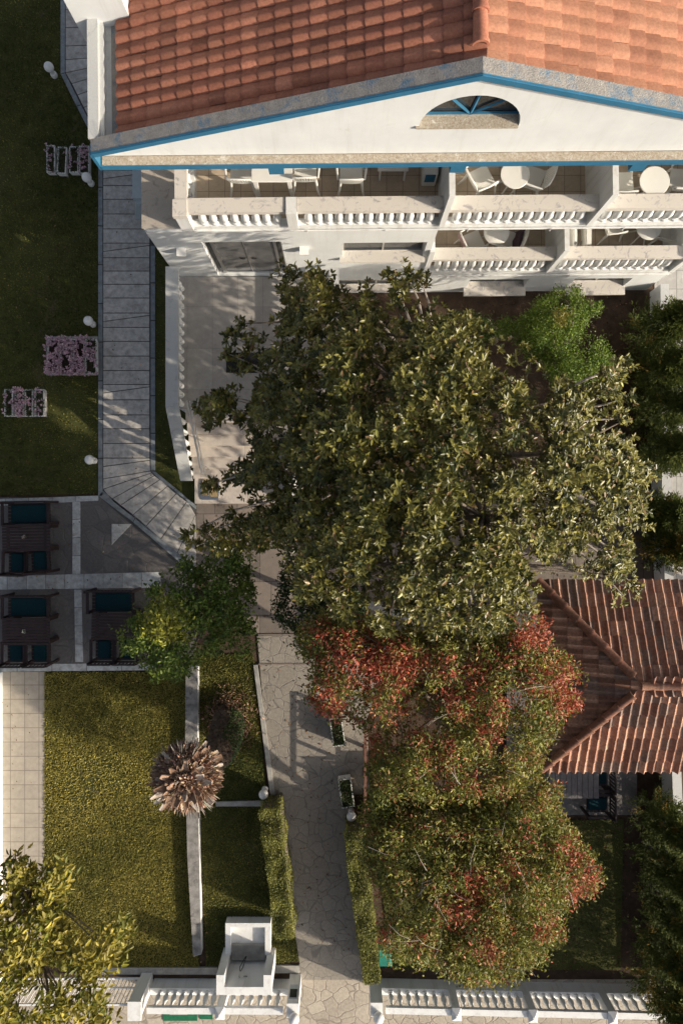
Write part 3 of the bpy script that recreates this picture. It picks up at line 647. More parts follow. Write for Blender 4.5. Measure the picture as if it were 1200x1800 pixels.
def solo(name, mb, mat, org, label, cat, group=None, **k):
    o = mb.build(name, mat, None, tuple(org), **k); o.location = org; return tag(o, label, cat, group)
# ================================================================== BOUNDARY: front balustrade fence, gate, posts
FY = -12.50
def fence(name, x0, x1, y0, y1, piers, label, endpost=None):
    f = empty(name, (x0, y0, 0)); O = (x0, y0, 0); tag(f, label, 'balustrade fence')
    def yy(x): return y0+(y1-y0)*(x-x0)/(x1-x0)
    m = MB(); m.prism([(x0, yy(x0)-.12), (x1, yy(x1)-.12), (x1, yy(x1)+.06), (x0, yy(x0)+.06)], -.02, .36); m.build('plinth', M['white2'], f, O)
    cuts = [x0]+[p for p in piers]+[x1]
    for a, b_ in zip(cuts[:-1], cuts[1:]):
        if b_-a < .4: continue
        balustrade(f, O, (a+.09, yy(a)-.04), (b_-.09, yy(b_)-.04), .36, 1.04, .205, .16, .09, wf=1.25, railmat='white2', off=0, inset=.05)
    for p in piers:
        MB().frustum((p-.10, p+.10, yy(p)-.20, yy(p)+.07), (p-.09, p+.09, yy(p)-.20, yy(p)+.07), 0, 1.06).frustum((p-.12, p+.12, yy(p)-.24, yy(p)+.09), (p-.02, p+.02, yy(p)-.10, yy(p)-.04), 1.061, 1.16).build('pier', M['white2'], f, O)
    return f, yy
f1, yy1 = fence('balustrade_fence', -4.98, -1.38, FY, FY-.02, [-3.05], 'white balustrade fence left of the gate opening, behind the outdoor sink')
f2, yy2 = fence('balustrade_fence', 1.02, 8.3, FY+.0, FY-.16, [2.88, 4.80, 6.80], 'long white balustrade fence right of the gate opening under the red leaved trees')
def gatepost(x, y, label, meter=False):
    p = empty('gate_post', (x, y, 0)); O = (x, y, 0); tag(p, label, 'gate post')
    MB().box(x-.17, x+.13, y-.13, y+.22, 0, 1.12).build('post', M['white2'], p, O)
    m = MB(); m.sphere((x+.02, y-.06, 1.26), .135, 20); m.lathe([(.05, 1.12), (.08, 1.13), (.05, 1.16)], 12, (x+.02, y-.06, 0)); m.build('ball', M['lampglass'], p, O, smooth=True)
    if meter:
        b = MB().box(x-.13, x+.08, y+.222, y+.235, .45, .95).build('meter_box', M['bluelt'], p, O); MB().box(x-.115, x+.065, y+.236, y+.24, .62, .92).build('meter_window', M['glass'], b, O)
gatepost(-1.2, FY-.02, 'white gate post with round ball top and small meter box, left of the stone path', True)
gatepost(.90, FY-.0, 'white gate post with round ball top right of the stone path')
# end pillar + sliding metal gate
pl_ = empty('gate_pillar', (-5.15, FY-.05, 0)); O = (-5.15, FY-.05, 0); tag(pl_, 'white rendered pillar between the barred metal gate and the balustrade', 'pillar')
MB().box(-5.30, -5.02, FY-.17, FY+.25, 0, 1.13).build('post', M['white2'], pl_, O); MB().box(-5.33, -4.99, FY-.20, FY+.28, 1.131, 1.17).build('cap', M['white2'], pl_, O)
gt = empty('metal_gate', (-6.8, FY+.12, 0)); O = (-6.8, FY+.12, 0); tag(gt, 'white barred metal sliding gate under the yellow green tree', 'gate')
m = MB(); m.box(-8.5, -5.34, FY+.10, FY+.14, 1.02, 1.06); m.box(-8.5, -5.34, FY+.105, FY+.135, .42, .45); m.box(-8.5, -5.34, FY+.10, FY+.14, .06, .10); m.box(-5.38, -5.34, FY+.10, FY+.14, .10, 1.02)
m.build('frame', M['white2'], gt, O)
first = None
for i in range(30):
    x = -8.42+i*.102
    if first is None: first = MB().box(-.008, .008, -.008, .008, .10, 1.02).build('bar', M['white2'], gt); b_ = first
    else: b_ = first.copy(); COL.objects.link(b_); b_.parent = gt
    b_.location = (x+6.8, 0, 0)
wl_ = solo('white_boundary_wall', MB().box(-9.12, -9.02, P(0, 1720)[1], P(0, 1181)[1], 0, .35), M['white'], (-9.07, -8.5, 0), 'low white wall along the left edge of the beige tiled path', 'wall')
# small low walls
M['oldtop'] = simple('worn_coping', (.13, .125, .12), (.36, .345, .32), 5, .9, .6, 30, .015, stain=((.09, .085, .08), 4, .54))
def lowwall(poly, z, label, topm='oldtop', face='white2', rough=True):
    q = pp(poly); c = (sum(p[0] for p in q)/len(q), sum(p[1] for p in q)/len(q), 0)
    e = empty('low_garden_wall', c); tag(e, label, 'wall'); MB().prism(q, -.02, z).build('wall_body', M[face], e, c)
    cc = Vector((c[0], c[1])); q2 = [(p[0]*.995+c[0]*.005, p[1]*.995+c[1]*.005) for p in q]; MB().prism(q2, z+.001, z+.02).build('coping', M[topm], e, c)
lowwall([(330, 1168), (351, 1168), (350, 1330), (357, 1668), (343, 1672), (333, 1500), (329, 1330)], .22, 'low white garden wall with worn grey top running beside the palm stump')
lowwall([(960, 862), (1142, 862), (1142, 882), (960, 882)], .35, 'low grey wall crossing the shaded right hand garden under the magnolia', 'concrete', 'concrete')
lowwall([(560, 1028), (730, 1080), (726, 1092), (560, 1042)], .2, 'low grey wall hidden mostly under the magnolia crown', 'concrete', 'concrete')
bwl = empty('east_boundary_wall', (8.2, -3, 0)); O = (8.2, -3, 0); tag(bwl, 'white rendered boundary wall behind the conifer row at the right', 'wall')
wq = [tuple(P(a, b2, .6)[:2]) for a, b2 in ((1160, 500), (1172, 500), (1176, 900), (1210, 1765), (1196, 1765), (1163, 900))]
MB().prism(wq, -.02, .6).build('wall_body', M['white'], bwl, O); MB().prism([(x+(.02 if k in (1, 2, 3) else -.02), y) for k, (x, y) in enumerate(wq)], .601, .64).build('coping', M['marblewhite'], bwl, O)
# outdoor foot wash sink
sk = empty('outdoor_wash_sink', (-2.45, -11.4, 0)); O = (-2.45, -11.4, 0); tag(sk, 'white outdoor wash sink with slatted board, side walls and tap by the gate', 'sink')
m = MB(); X0, X1, YT, YBk = -3.04, -1.86, -10.78, -11.62
m.box(X0, X0+.14, YBk, YT, 0, .30); m.box(X1-.14, X1, YBk, YT, 0, .30); m.box(X0+.14, X1-.14, YT-.11, YT, 0, .30)
m.build('basin_rim', M['white2'], sk, O)
MB().box(X0+.14, X1-.14, YBk-.2, YT-.11, 0, .14).build('basin_floor', M['white2'], sk, O)
m = MB(); m.box(X0+.15, X1-.15, YBk-.2, YT-.62, .142, .20)
for i in range(26): m.box(X0+.2+i*.032, X0+.215+i*.032, YBk-.16, YT-.66, .201, .214)
m.build('slatted_board', M['concrete'], sk, O)
m = MB(); m.prism([(-3.13, -12.10), (-3.13, -11.60), (-2.93, -11.60), (-2.93, -11.90), (-1.95, -11.90), (-1.95, -11.60), (-1.75, -11.60), (-1.75, -12.10)][::-1], 0, 1.1)
m.build('splash_wall', M['white2'], sk, O)
m = MB(); m.tube([(-2.6, -11.9, .75), (-2.6, -11.80, .76), (-2.6, -11.78, .70)], .018, 8); m.box(-2.62, -2.58, -11.85, -11.81, .77, .80); m.box(-2.50, -2.40, -11.898, -11.87, .70, .735); m.build('tap', M['metal'], sk, O, smooth=True)
MB().tube([(-2.6, -11.78, .72), (-2.63, -11.80, .5), (-2.58, -11.78, .3), (-2.52, -11.72, .215), (-2.5, -11.70, .22), (-2.55, -11.8, .5), (-2.6, -11.80, .7)], .010, 6).build('hose', M['black'], sk, O, smooth=True)
# mats on pavement outside
def W0(px, py, z=0): return tuple(P(px, py, z))
o = solo('green_mat', MB().prism(pp([(287, 1771), (347, 1771), (347, 1794), (287, 1794)]), -.01, .012), M['mat'], W0(317, 1783), 'wide green mat with a grey grating on the pavement by the fence', 'mat')
MB().prism(pp([(299, 1772), (330, 1772), (330, 1783), (299, 1783)]), .013, .02).build('grating', M['concrete'], o, W0(317, 1783))
solo('green_mat', MB().prism(pp([(351, 1771), (374, 1771), (374, 1791), (351, 1791)]), -.01, .012), M['mat'], W0(362, 1781), 'small plain green mat on the pavement right of the grating', 'mat')
solo('drain_cover', MB().prism(pp([(712, 1776), (755, 1776), (755, 1782), (712, 1782)]), -.01, .004), M['soil'], W0(733, 1779), 'narrow brown planting slot in the pavement beside the right gate post', 'planting slot')
solo('drain_cover', MB().prism(pp([(1110, 1781), (1158, 1781), (1158, 1793), (1110, 1793)]), -.01, .004), M['soil'], W0(1134, 1787), 'brown planting slot in the pavement near the bottom right corner', 'planting slot')
gb = empty('green_storage_box', W0(680, 1668)); c = P(676, 1663); O = tuple(W0(680, 1668))
MB().box(c.x-.20, c.x+.14, c.y-.24, c.y+.26, 0, .42).build('body', M['green'], gb, O); MB().frustum((c.x-.22, c.x+.16, c.y-.26, c.y+.28), (c.x-.17, c.x+.11, c.y-.21, c.y+.23), .421, .47).build('lid', M['green'], gb, O); tag(gb, 'green plastic storage box beside the right hedge under the leaves', 'storage box')

# ================================================================== GARDEN LAMPS
def lamp():
    r = empty('garden_lamp')
    MB().lathe([(.075, 0), (.085, .02), (.085, .10), (.075, .13), (.055, .14), (.055, .26), (.065, .27)], 18).build('post', M['planter'], r, smooth=True)
    MB().sphere((0, 0, .38), .125, 22).build('globe', M['lampglass'], r, smooth=True); return r
proto = lamp(); LL = [((97, 134), 'white globe garden lamp on the lawn near the top left path bend'), ((162, 324), 'white globe garden lamp beside the upper flower boxes'), ((165, 571), 'white globe garden lamp just above the big pink flower bed'), ((167, 810), 'white globe garden lamp by the path near the table terrace corner'),
      ((466, 1386), 'white globe garden lamp in the lawn corner right of the palm stump'), ((617, 1424), 'white globe garden lamp at the head of the right hedge')]
for i, (p, l) in enumerate(LL):
    o = proto if i == 0 else copy_tree(proto); o.location = P(*p); tag(o, l, 'garden lamp', 'globe lamps in the garden')

# ================================================================== PLANTER BOXES
def planter(px0, py0, px1, py1, label, flowers, rz=0, z=.22, lo=0, group='flower boxes on the left lawn', dens=1.0):
    a, b_ = P(px0, py0, z), P(px1, py1, z); cx, cy = (a.x+b_.x)/2, (a.y+b_.y)/2; wx, wy = abs(b_.x-a.x)/2, abs(a.y-b_.y)/2
    r = empty('flower_box', (cx, cy, lo), rz); t = .028; m = MB(); zt = z-lo
    m.frustum((-wx*.9, -wx*.9+t, -wy*.95, wy*.95), (-wx, -wx+t, -wy, wy), 0, zt); m.frustum((wx*.9-t, wx*.9, -wy*.95, wy*.95), (wx-t, wx, -wy, wy), 0, zt)
    m.frustum((-wx*.9+t, wx*.9-t, -wy*.95, -wy*.95+t), (-wx+t, wx-t, -wy, -wy+t), 0, zt); m.frustum((-wx*.9+t, wx*.9-t, wy*.95-t, wy*.95), (-wx+t, wx-t, wy-t, wy), 0, zt)
    m.build('box', M['planter'], r); MB().box(-wx*.92, wx*.92, -wy*.96, wy*.96, .02, zt-.05).build('soil', M['soil'], r)
    nl = int(260*dens); pos = np.stack([rng.uniform(-wx, wx, nl), rng.uniform(-wy, wy, nl), rng.uniform(zt-.05, zt+.06, nl)], 1)
    leafmesh('foliage', pos, rvec(nl)+[0, 0, .4], rvec(nl)+[0, 0, 1], rng.uniform(.03, .06, nl), rng.uniform(.015, .03, nl), jit((.045, .07, .02) if flowers < 2 else (.05, .035, .04), nl, .3), M['leaf'], r)
    if flowers:
        nf = int(75*dens*flowers); fx = rng.uniform(-wx, wx, nf)*(1.0 if flowers < 1.4 else 1.25); fy = rng.uniform(-wy, wy, nf)*(1.0 if flowers < 1.4 else 1.12)
        if flowers >= 1: k = np.array([noise.noise((x*5, y*5, cx*3)) > -.16 for x, y in zip(fx+cx, fy+cy)]); fx, fy = fx[k], fy[k]; nf = len(fx)
        if flowers < 1: k = np.array([noise.noise((x*7, y*7, cx)) > .02 for x, y in zip(fx+cx, fy+cy)]); fx, fy = fx[k], fy[k]; nf = len(fx)
        fz = rng.uniform(zt, zt+.16, nf); ps = []; dd = []; cc = []
        for k in range(5):
            a = 2*math.pi*k/5+rng.uniform(0, 6, nf); ps.append(np.stack([fx, fy, fz], 1)); dd.append(np.stack([np.cos(a), np.sin(a), rng.uniform(0, .5, nf)], 1)); cc.append(jit((.55, .38, .43), nf, .28))
        n_ = nf*5; 
        if nf: leafmesh('flower', np.concatenate(ps), np.concatenate(dd), rvec(n_)*.3+[0, 0, 1], rng.uniform(.03, .05, n_), rng.uniform(.022, .036, n_), np.concatenate(cc), M['petal'], r)
    return tag(r, label, 'flower box', group)
planter(82, 255, 97, 303, 'leftmost narrow white flower box of the upper group of four', .5)
planter(101, 258, 117, 305, 'white flower box with almost bare soil, second of the upper group', .15, -.04)
planter(122, 257, 138, 303, 'white flower box with sparse flowers, third of the upper group', .5)
planter(139, 256, 157, 305, 'white flower box full of pinkish flowers, nearest the path in the upper group', 1)
MB()
solo('stone_flower_slab', MB().prism(pp([(83, 592), (173, 592), (173, 660), (83, 660)]), .001, .05), M['concrete'], W0(128, 626), 'grey stone slab on the lawn under the big pink flower bed', 'stone slab')
for i, (x0, x1, l) in enumerate(((84, 105, 'leftmost box of the big flower bed, buried in pink blooms'), (106, 127, 'second box from the left of the big pink flower bed'), (128, 149, 'third box from the left of the big pink flower bed'), (150, 170, 'box at the path side of the big flower bed with its white rim showing'))):
    planter(x0, 596, x1, 657, l, 2.6 if i < 3 else 1.5, lo=.05, z=.26, dens=1.3, group='flower boxes on the stone slab')
for i, (x0, x1, l, f) in enumerate(((8, 23, 'leftmost white box of the lower group with a few dark plants', .4), (27, 42, 'white box overflowing with pink flowers in the lower group', 1.6), (44, 58, 'white box with dark leaves, third of the lower group', .4), (61, 78, 'wider white double rim box at the right of the lower group', .5))):
    planter(x0, 684, x1, 732, l, f)
planter(582, 1262, 604, 1312, 'white planter with small shrubs on the stone path, nearer the red tree', 0, R(8), .40, group='planters on the stone path', dens=2)
planter(597, 1369, 620, 1420, 'white planter with leafy plants on the stone path near the lamp', 0, R(8), .40, group='planters on the stone path', dens=3)

# ================================================================== GARDEN TABLE SETS
def cushion(x0, x1, y0, y1, z, t=.07):
    m = MB(); m.box(x0, x1, y0, y1, z, z+t); return m
def gtable(label, rz=0, mat='wood', L=1.22, W_=.70, group='slatted garden tables'):
    r = empty('garden_table'); m = MB(); n = 9
    for i in range(n): y0 = -W_/2+i*W_/n; m.box(-L/2, L/2, y0, y0+W_/n-.012, .72, .745)
    m.box(-L/2+.1, -L/2+.17, -W_/2, W_/2, .69, .719); m.box(L/2-.17, L/2-.1, -W_/2, W_/2, .69, .719); m.build('tabletop', M[mat], r)
    for sx in (-1, 1):
        for sy in (-1, 1): MB().box(sx*(L/2-.12)-.035, sx*(L/2-.12)+.035, sy*(W_/2-.08)-.035, sy*(W_/2-.08)+.035, 0, .69).build('leg', M[mat], r)
    return tag(r, label, 'table', group)
def gseat(wd, label, cat, group, mat='wood'):   # opens toward -y, back at +y
    r = empty('garden_bench' if wd > .8 else 'garden_armchair'); d = .56
    m = MB()
    for i in range(6): y0 = -d/2+i*d/6; m.box(-wd/2+.04, wd/2-.04, y0, y0+d/6-.012, .37, .39)
    m.build('seat', M[mat], r)
    cushion(-wd/2+.14, wd/2-.12, -d/2+.03, d/2-.06, .392, .06).build('cushion', M['teal'], r, bevel=.02)
    m = MB(); m.box(-wd/2, wd/2, d/2-.005, d/2+.03, .82, .88); m.box(-wd/2, wd/2, d/2-.01, d/2+.02, .5, .54)
    n = int(wd/.09)
    for i in range(n): x = -wd/2+.06+(wd-.12)*i/(n-1); m.box(x-.018, x+.018, d/2-.005, d/2+.012, .541, .819)
    m.build('backrest', M[mat], r)
    for sx in (-1, 1):
        MB().box(sx*wd/2-.035, sx*wd/2+.035, -d/2-.03, d/2-.012, .60, .63).build('armrest', M[mat], r)
        for y in (-d/2, d/2): MB().box(sx*wd/2-.03, sx*wd/2+.03, y-.032, y+.032, 0, .599 if y < 0 else .82).build('leg', M[mat], r)
    return tag(r, label, cat, group)
tb = gtable('dark slatted table of the upper garden set with a small centrepiece'); bn = gseat(1.18, 'dark bench with teal cushion at the upper garden table, by the lawn edge', 'bench', 'dark wooden benches'); ch = gseat(.58, 'left dark armchair with teal cushion at the upper garden table', 'armchair', 'dark wooden armchairs')
def place(src, p, rz, label=None, first=False):
    o = src if first else copy_tree(src); o.location = p; o.rotation_euler = (0, 0, rz)
    if label: o['label'] = label
    return o
place(tb, P(46, 945, .75)-Vector((0, 0, .75)), R(1), None, True); place(bn, P(50, 902, .45)-Vector((0, 0, .45)), R(1), None, True); place(ch, P(31, 990, .45)-Vector((0, 0, .45)), R(179), None, True)
place(ch, P(71, 986, .45)-Vector((0, 0, .45)), R(183), 'right dark armchair with teal cushion at the upper garden table')
place(tb, P(46, 1110, .75)-Vector((0, 0, .75)), R(0), 'dark slatted table of the lower left garden set with a green centrepiece')
place(bn, P(50, 1066, .45)-Vector((0, 0, .45)), R(0), 'dark bench with teal cushion at the lower left garden table')
place(ch, P(29, 1147, .45)-Vector((0, 0, .45)), R(180), 'left dark armchair at the lower left garden table'); place(ch, P(71, 1147, .45)-Vector((0, 0, .45)), R(181), 'right dark armchair at the lower left garden table')
place(tb, P(203, 1101, .75)-Vector((0, 0, .75)), R(-1), 'dark slatted table of the garden set half hidden by the citrus tree')
place(bn, P(198, 1057, .45)-Vector((0, 0, .45)), R(0), 'dark bench with teal cushion nearest the citrus tree')
place(ch, P(184, 1143, .45)-Vector((0, 0, .45)), R(180), 'dark armchair left of the citrus tree at its table'); place(ch, P(226, 1143, .45)-Vector((0, 0, .45)), R(180), 'dark armchair mostly covered by the citrus tree leaves')
for (x, y), l, c in (((43, 943), 'small pale posy in a holder on the upper garden table', (.35, .33, .28)), ((43, 1110), 'small white and green posy on the lower left garden table', (.5, .55, .45)), ((193, 1100), 'small posy on the table beside the citrus tree', (.12, .12, .10))):
    q = P(x, y, .79); r = empty('table_posy', (q.x, q.y, .745)); MB().lathe([(.03, 0), (.04, .03), (.035, .06)], 10).build('pot', M['dark'], r)
    n = 40; leafmesh('flowers', np.tile([[0, 0, .05]], (n, 1))+rng.normal(0, .02, (n, 3)), rvec(n)+[0, 0, .6], rvec(n), rng.uniform(.03, .05, n), rng.uniform(.015, .025, n), jit(c, n, .4), M['petal'], r); tag(r, l, 'posy', 'posies on the garden tables')

# ================================================================== PAVILION
pav = empty('garden_pavilion', (7, -3.76, 0)); O = (7.0, -3.76, 0); tag(pav, 'open garden pavilion with old terracotta hipped roof at the right edge', 'pavilion')
EN, ES, EW, EEZ, RZ = P(0, 1019, 2.5)[1], P(0, 1356, 2.5)[1], P(944, 0, 2.5)[0], 2.5, 3.42
MY = (EN+ES)/2; RXs = P(1128, 0, RZ)[0]; RXe = RXs+1.2; EE = RXe+(RXs-EW)
def cutbuild(mb, planes, name, mat, origin):
    o = mb.build(name, mat, pav, origin, smooth=True); b_ = bmesh.new(); b_.from_mesh(o.data)
    for co, no in planes:
        g = list(b_.verts)+list(b_.edges)+list(b_.faces); bmesh.ops.bisect_plane(b_, geom=g, plane_co=Vector(co)-Vector(origin), plane_no=no, clear_outer=True)
    b_.to_mesh(o.data); b_.free(); return o
OPAL = [(.36, .19, .13), (.42, .23, .16), (.30, .16, .115), (.46, .28, .20), (.26, .18, .145), (.50, .29, .20)]
hN = EN-MY; rise = RZ-EEZ
def hipline(cx_, cy_): return Vector((RXs-EW, MY-cy_, rise))  # from corner to ridge
# vertical planes through hips
dNW = Vector((RXs-EW, MY-EN, 0)).normalized(); nNW = Vector((-dNW.y, dNW.x, 0))   # normal pointing? toward +x/+y side
dSW = Vector((RXs-EW, MY-ES, 0)).normalized(); nSW = Vector((-dSW.y, dSW.x, 0))
dNE = Vector((RXe-EE, MY-EN, 0)).normalized(); nNE = Vector((-dNE.y, dNE.x, 0)); dSE = Vector((RXe-EE, MY-ES, 0)).normalized(); nSE = Vector((-dSE.y, dSE.x, 0))
def orient(n, co, inside):
    return n if n.dot(Vector(inside)-Vector(co)) < 0 else -n
for (ey, sgn, nm) in ((EN, -1, 'north'), (ES, 1, 'south')):
    upv = Vector((0, MY-ey, rise)); Ls = upv.length; upv.normalize(); sd = Vector((1, 0, 0)); nn = sd.cross(upv)
    if nn.z < 0: nn = -nn
    mb = tiles((EW-.05, ey, EEZ), upv, sd, nn, Ls-.02, EE-EW, .325, .196, OPAL, h=.075, lip=.02, flatp=2.2)
    ins = (RXs, ey, EEZ); a = (EW, EN if sgn < 0 else ES, 0); c = (EE, EN if sgn < 0 else ES, 0)
    cutbuild(mb, [(a, orient(nNW if sgn < 0 else nSW, a, ins)), (c, orient(nNE if sgn < 0 else nSE, c, ins))], 'roof_tiles', M['oldtile'], O)
for (ex, rx, ins, hips) in ((EW, RXs, (EW+.1, MY, 0), ((nNW, (EW, EN, 0)), (nSW, (EW, ES, 0)))), (EE, RXe, (EE-.1, MY, 0), ((nNE, (EE, EN, 0)), (nSE, (EE, ES, 0))))):
    upv = Vector((rx-ex, 0, rise)); Ls = upv.length; upv.normalize(); sd = Vector((0, 1, 0)); nn = sd.cross(upv)
    if nn.z < 0: nn = -nn
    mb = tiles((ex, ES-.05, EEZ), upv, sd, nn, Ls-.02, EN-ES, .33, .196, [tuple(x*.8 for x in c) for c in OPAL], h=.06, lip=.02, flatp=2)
    cutbuild(mb, [(c, orient(n_, c, ins)) for n_, c in hips], 'roof_tiles', M['oldtile'], O)
rm = MB()
for a, b_ in (((EW, EN, EEZ), (RXs, MY, RZ)), ((EW, ES, EEZ), (RXs, MY, RZ)), ((EE, EN, EEZ), (RXe, MY, RZ)), ((EE, ES, EEZ), (RXe, MY, RZ)), ((RXs-.05, MY, RZ), (RXe, MY, RZ))): ridge(rm, a, b_, .095, .40, [(.30, .15, .10), (.26, .13, .09), (.34, .18, .12)], lift=.03)
rm.build('ridge_tiles', M['oldtile'], pav, O, smooth=True)
MB().add([(EW, EN, EEZ-.03), (EE, EN, EEZ-.03), (RXe, MY, RZ-.03), (RXs, MY, RZ-.03), (EE, ES, EEZ-.03), (EW, ES, EEZ-.03)], [(0, 1, 2, 3), (5, 3, 2, 4), (0, 3, 5), (1, 4, 2)]).build('roof_boards', M['wood2'], pav, O)
for x in (EW+.35, (EW+EE)/2, EE-.35):
    for y in (EN-.35, ES+.35): MB().box(x-.07, x+.07, y-.07, y+.07, 0, 2.44+.08).build('post', M['wood2'], pav, O)
MB().box(P(890, 0, .1)[0], P(1118, 0, .1)[0], P(0, 1432, .1)[1], P(0, 1030, .1)[1], -.01, .12).build('platform', M['slate'], pav, O)
tb2 = gtable('grey slatted table on the pavilion platform beside two armchairs', mat='greywood', L=.9, W_=1.25, group=None)
for c in list(tb2.children):
    pass
q = P(1008, 1372, .85); tb2.location = (q.x, q.y, .12); tb2.scale = (1, 1, 1)
# rotate so slats run towards the roof edge
tb2.rotation_euler = (0, 0, R(90)); 
place(ch, (P(1050, 1414, .55).x, P(1050, 1412, .55).y, .12), R(-90), 'grey brown armchair with teal cushion outermost under the pavilion eave')
place(ch, (P(1050, 1370, .55).x, P(1050, 1366, .55).y, .12), R(-90), 'grey brown armchair with teal cushion half under the pavilion roof')

# wooden railing and benches by the path
rl = empty('wooden_railing', P(640, 1360)); O = tuple(P(640, 1360)); tag(rl, 'red brown wooden railing along the stone path beside the red tree', 'railing')
for py in (1268, 1312, 1352, 1392, 1424): q = P(640, py); MB().box(q.x-.04, q.x+.04, q.y-.04, q.y+.04, 0, .85).build('post', M['wood2'], rl, O)
a, b_ = P(640, 1268), P(640, 1424); MB().box(a.x-.035, a.x+.035, b_.y, a.y, .851, .90).box(a.x-.02, a.x+.02, b_.y, a.y, .30, .35).build('rail', M['wood2'], rl, O)
for k, (px, py, l) in enumerate(((682, 1362, 'red brown slatted bench glimpsed between the red leaves'), (668, 1412, 'dark slatted bench at the foot of the red tree near the lamp'))):
    q = P(px, py); r = empty('slatted_bench', q); m = MB()
    for i in range(5): m.box(-.42, .42, -.28+i*.11, -.19+i*.11, .42, .445)
    m.build('seat', M['wood2'], r); m = MB()
    for z in (.55, .68, .81): m.box(-.42, .42, -.34, -.315, z, z+.09)
    m.build('backrest', M['wood2'], r)
    for sx in (-1, 1): MB().box(sx*.38-.03, sx*.38+.03, -.31, .26, 0, .419).build('leg', M['wood2'], r)
    tag(r, l, 'bench')

# ================================================================== BALCONY FURNITURE
def pchair(style=0):
    r = empty('plastic_chair'); sw, sd = .44, .42
    m = MB(); n = 7
    vs = []; 
    for i in range(n):
        for j in range(n):
            x = -sw/2+sw*i/(n-1); y = -sd/2+sd*j/(n-1); e = 1-.12*(1 if j == 0 else 0)
            vs.append((x*e, y, .43-.018*math.cos(x*5)+.02*(j == 0)*0-.01*math.sin(j)))
    top = len(vs); vs += [(x, y, z-.018) for x, y, z in vs]
    fs = [(i*n+j, (i+1)*n+j, (i+1)*n+j+1, i*n+j+1) for i in range(n-1) for j in range(n-1)]; fs += [tuple(k+top for k in f[::-1]) for f in fs]
    edge = [i*n for i in range(n)]+[(n-1)*n+j for j in range(1, n)]+[i*n+n-1 for i in range(n-2, -1, -1)]+[j for j in range(n-2, 0, -1)]
    for a, b_ in zip(edge, edge[1:]+edge[:1]): fs.append((a, a+top, b_+top, b_))
    m.add(vs, fs); m.build('seat', M['plastic'], r, smooth=True)
    m = MB(); N = 9; zt = .86
    def bp(t, z): # back curve
        a = (t-.5)*1.5; return (math.sin(a)*.30*(1+.25*(z-.43)), .17+.05*math.cos(a)+(z-.43)*.30, z)
    if style == 0:
        for k in range(N):
            t0, t1 = k/N+.022, (k+1)/N-.022
            q = [bp(t0, .45), bp(t1, .45), bp(t1, zt-.05), bp(t0, zt-.05)]; q2 = [(x, y+.014, z) for x, y, z in q]
            m.add(q+q2, [(0, 1, 2, 3), (7, 6, 5, 4), (0, 4, 5, 1), (1, 5, 6, 2), (2, 6, 7, 3), (3, 7, 4, 0)])
    else:
        for k in range(N):
            q = [bp(k/N, .45), bp((k+1)/N, .45), bp((k+1)/N, zt-.05), bp(k/N, zt-.05)]; q2 = [(x, y+.014, z) for x, y, z in q]
            m.add(q+q2, [(0, 1, 2, 3), (7, 6, 5, 4)])
    m.tube([bp(i/10, zt-.05+.04*math.sin(math.pi*i/10)) for i in range(11)], .018, 6); m.tube([bp(0, .42), bp(0, .65), bp(0, zt-.05)], .016, 6); m.tube([bp(1, .42), bp(1, .65), bp(1, zt-.05)], .016, 6)
    m.build('backrest', M['plastic'], r, smooth=True)
    for s in (-1, 1):
        MB().tube([(s*.26, .26, .66), (s*.285, .05, .665), (s*.28, -.17, .655), (s*.25, -.22, .60), (s*.235, -.21, .45)], [.018, .024, .026, .022, .02], 8).build('armrest', M['plastic'], r, smooth=True)
        for y0, y1 in ((-.19, -.26), (.19, .30)): MB().tube([(s*.21, y0, .42), (s*.23, (y0+y1)/2, .2), (s*.27, y1, 0)], [.030, .026, .018], 7).build('leg', M['plastic'], r, smooth=True)
    return r
pc = pchair(0); pc1 = pchair(1)
tag(pc, cat='chair', group='white plastic balcony chairs'); tag(pc1, cat='chair', group='white plastic balcony chairs')
FL = {}
used = set()
def putchair(src, px, py, fz, rz, label, k=1.0):
    q = P(px, py, fz+.43); o = src if src.name not in used else copy_tree(src); used.add(src.name)
    o.location = (q.x, q.y, fz); o.rotation_euler = (0, 0, R(rz)); o['label'] = label; return o
U, Lo = 4.25, 1.50
putchair(pc, 425, 303, U, 178, 'slat back plastic chair left of the square white table on the long upper balcony')
putchair(pc, 536, 300, U, 181, 'slat back plastic chair right of the square white table on the long upper balcony')
putchair(pc1, 617, 303, U, 180, 'solid white plastic chair standing apart on the long upper balcony')
putchair(pc1, 846, 314, U, 118, 'solid white plastic chair left of the round table on the middle upper balcony')
putchair(pc, 935, 312, U, -112, 'fan backed plastic chair right of the round table on the middle upper balcony')
putchair(pc1, 1094, 322, U, 95, 'plastic chair tight against the divider wall on the right upper balcony')
putchair(pc1, 1196, 316, U, -95, 'large pale plastic chair at the right edge of the right upper balcony')
putchair(pc1, 832, 424, Lo, 115, 'plastic chair with a pink towel on the lower left balcony')
putchair(pc1, 893, 422, Lo, -110, 'plastic chair with a purple towel on the lower left balcony')
putchair(pc, 1172, 408, Lo, -105, 'slat back chair right of the round table on the lower right balcony')
putchair(pc, 1078, 396, Lo, 100, 'chair left of the round table on the lower right balcony, mostly under the slab')
def rtable(px, py, fz, rr, label, cup=True):
    q = P(px, py, fz+.72); r = empty('round_table', (q.x, q.y, fz))
    MB().lathe([(rr*.96, .69), (rr, .70), (rr, .715), (rr*.98, .72)], 32).build('tabletop', M['plastic'], r, smooth=True)
    for k in range(4): a = math.pi/4+k*math.pi/2; MB().tube([(.12*math.cos(a), .12*math.sin(a), .69), (.10*math.cos(a), .1*math.sin(a), .35), (rr*.85*math.cos(a), rr*.85*math.sin(a), 0)], [.018, .018, .016], 6).build('leg', M['plastic'], r, smooth=True)
    tag(r, label, 'table', 'round balcony tables'); return q
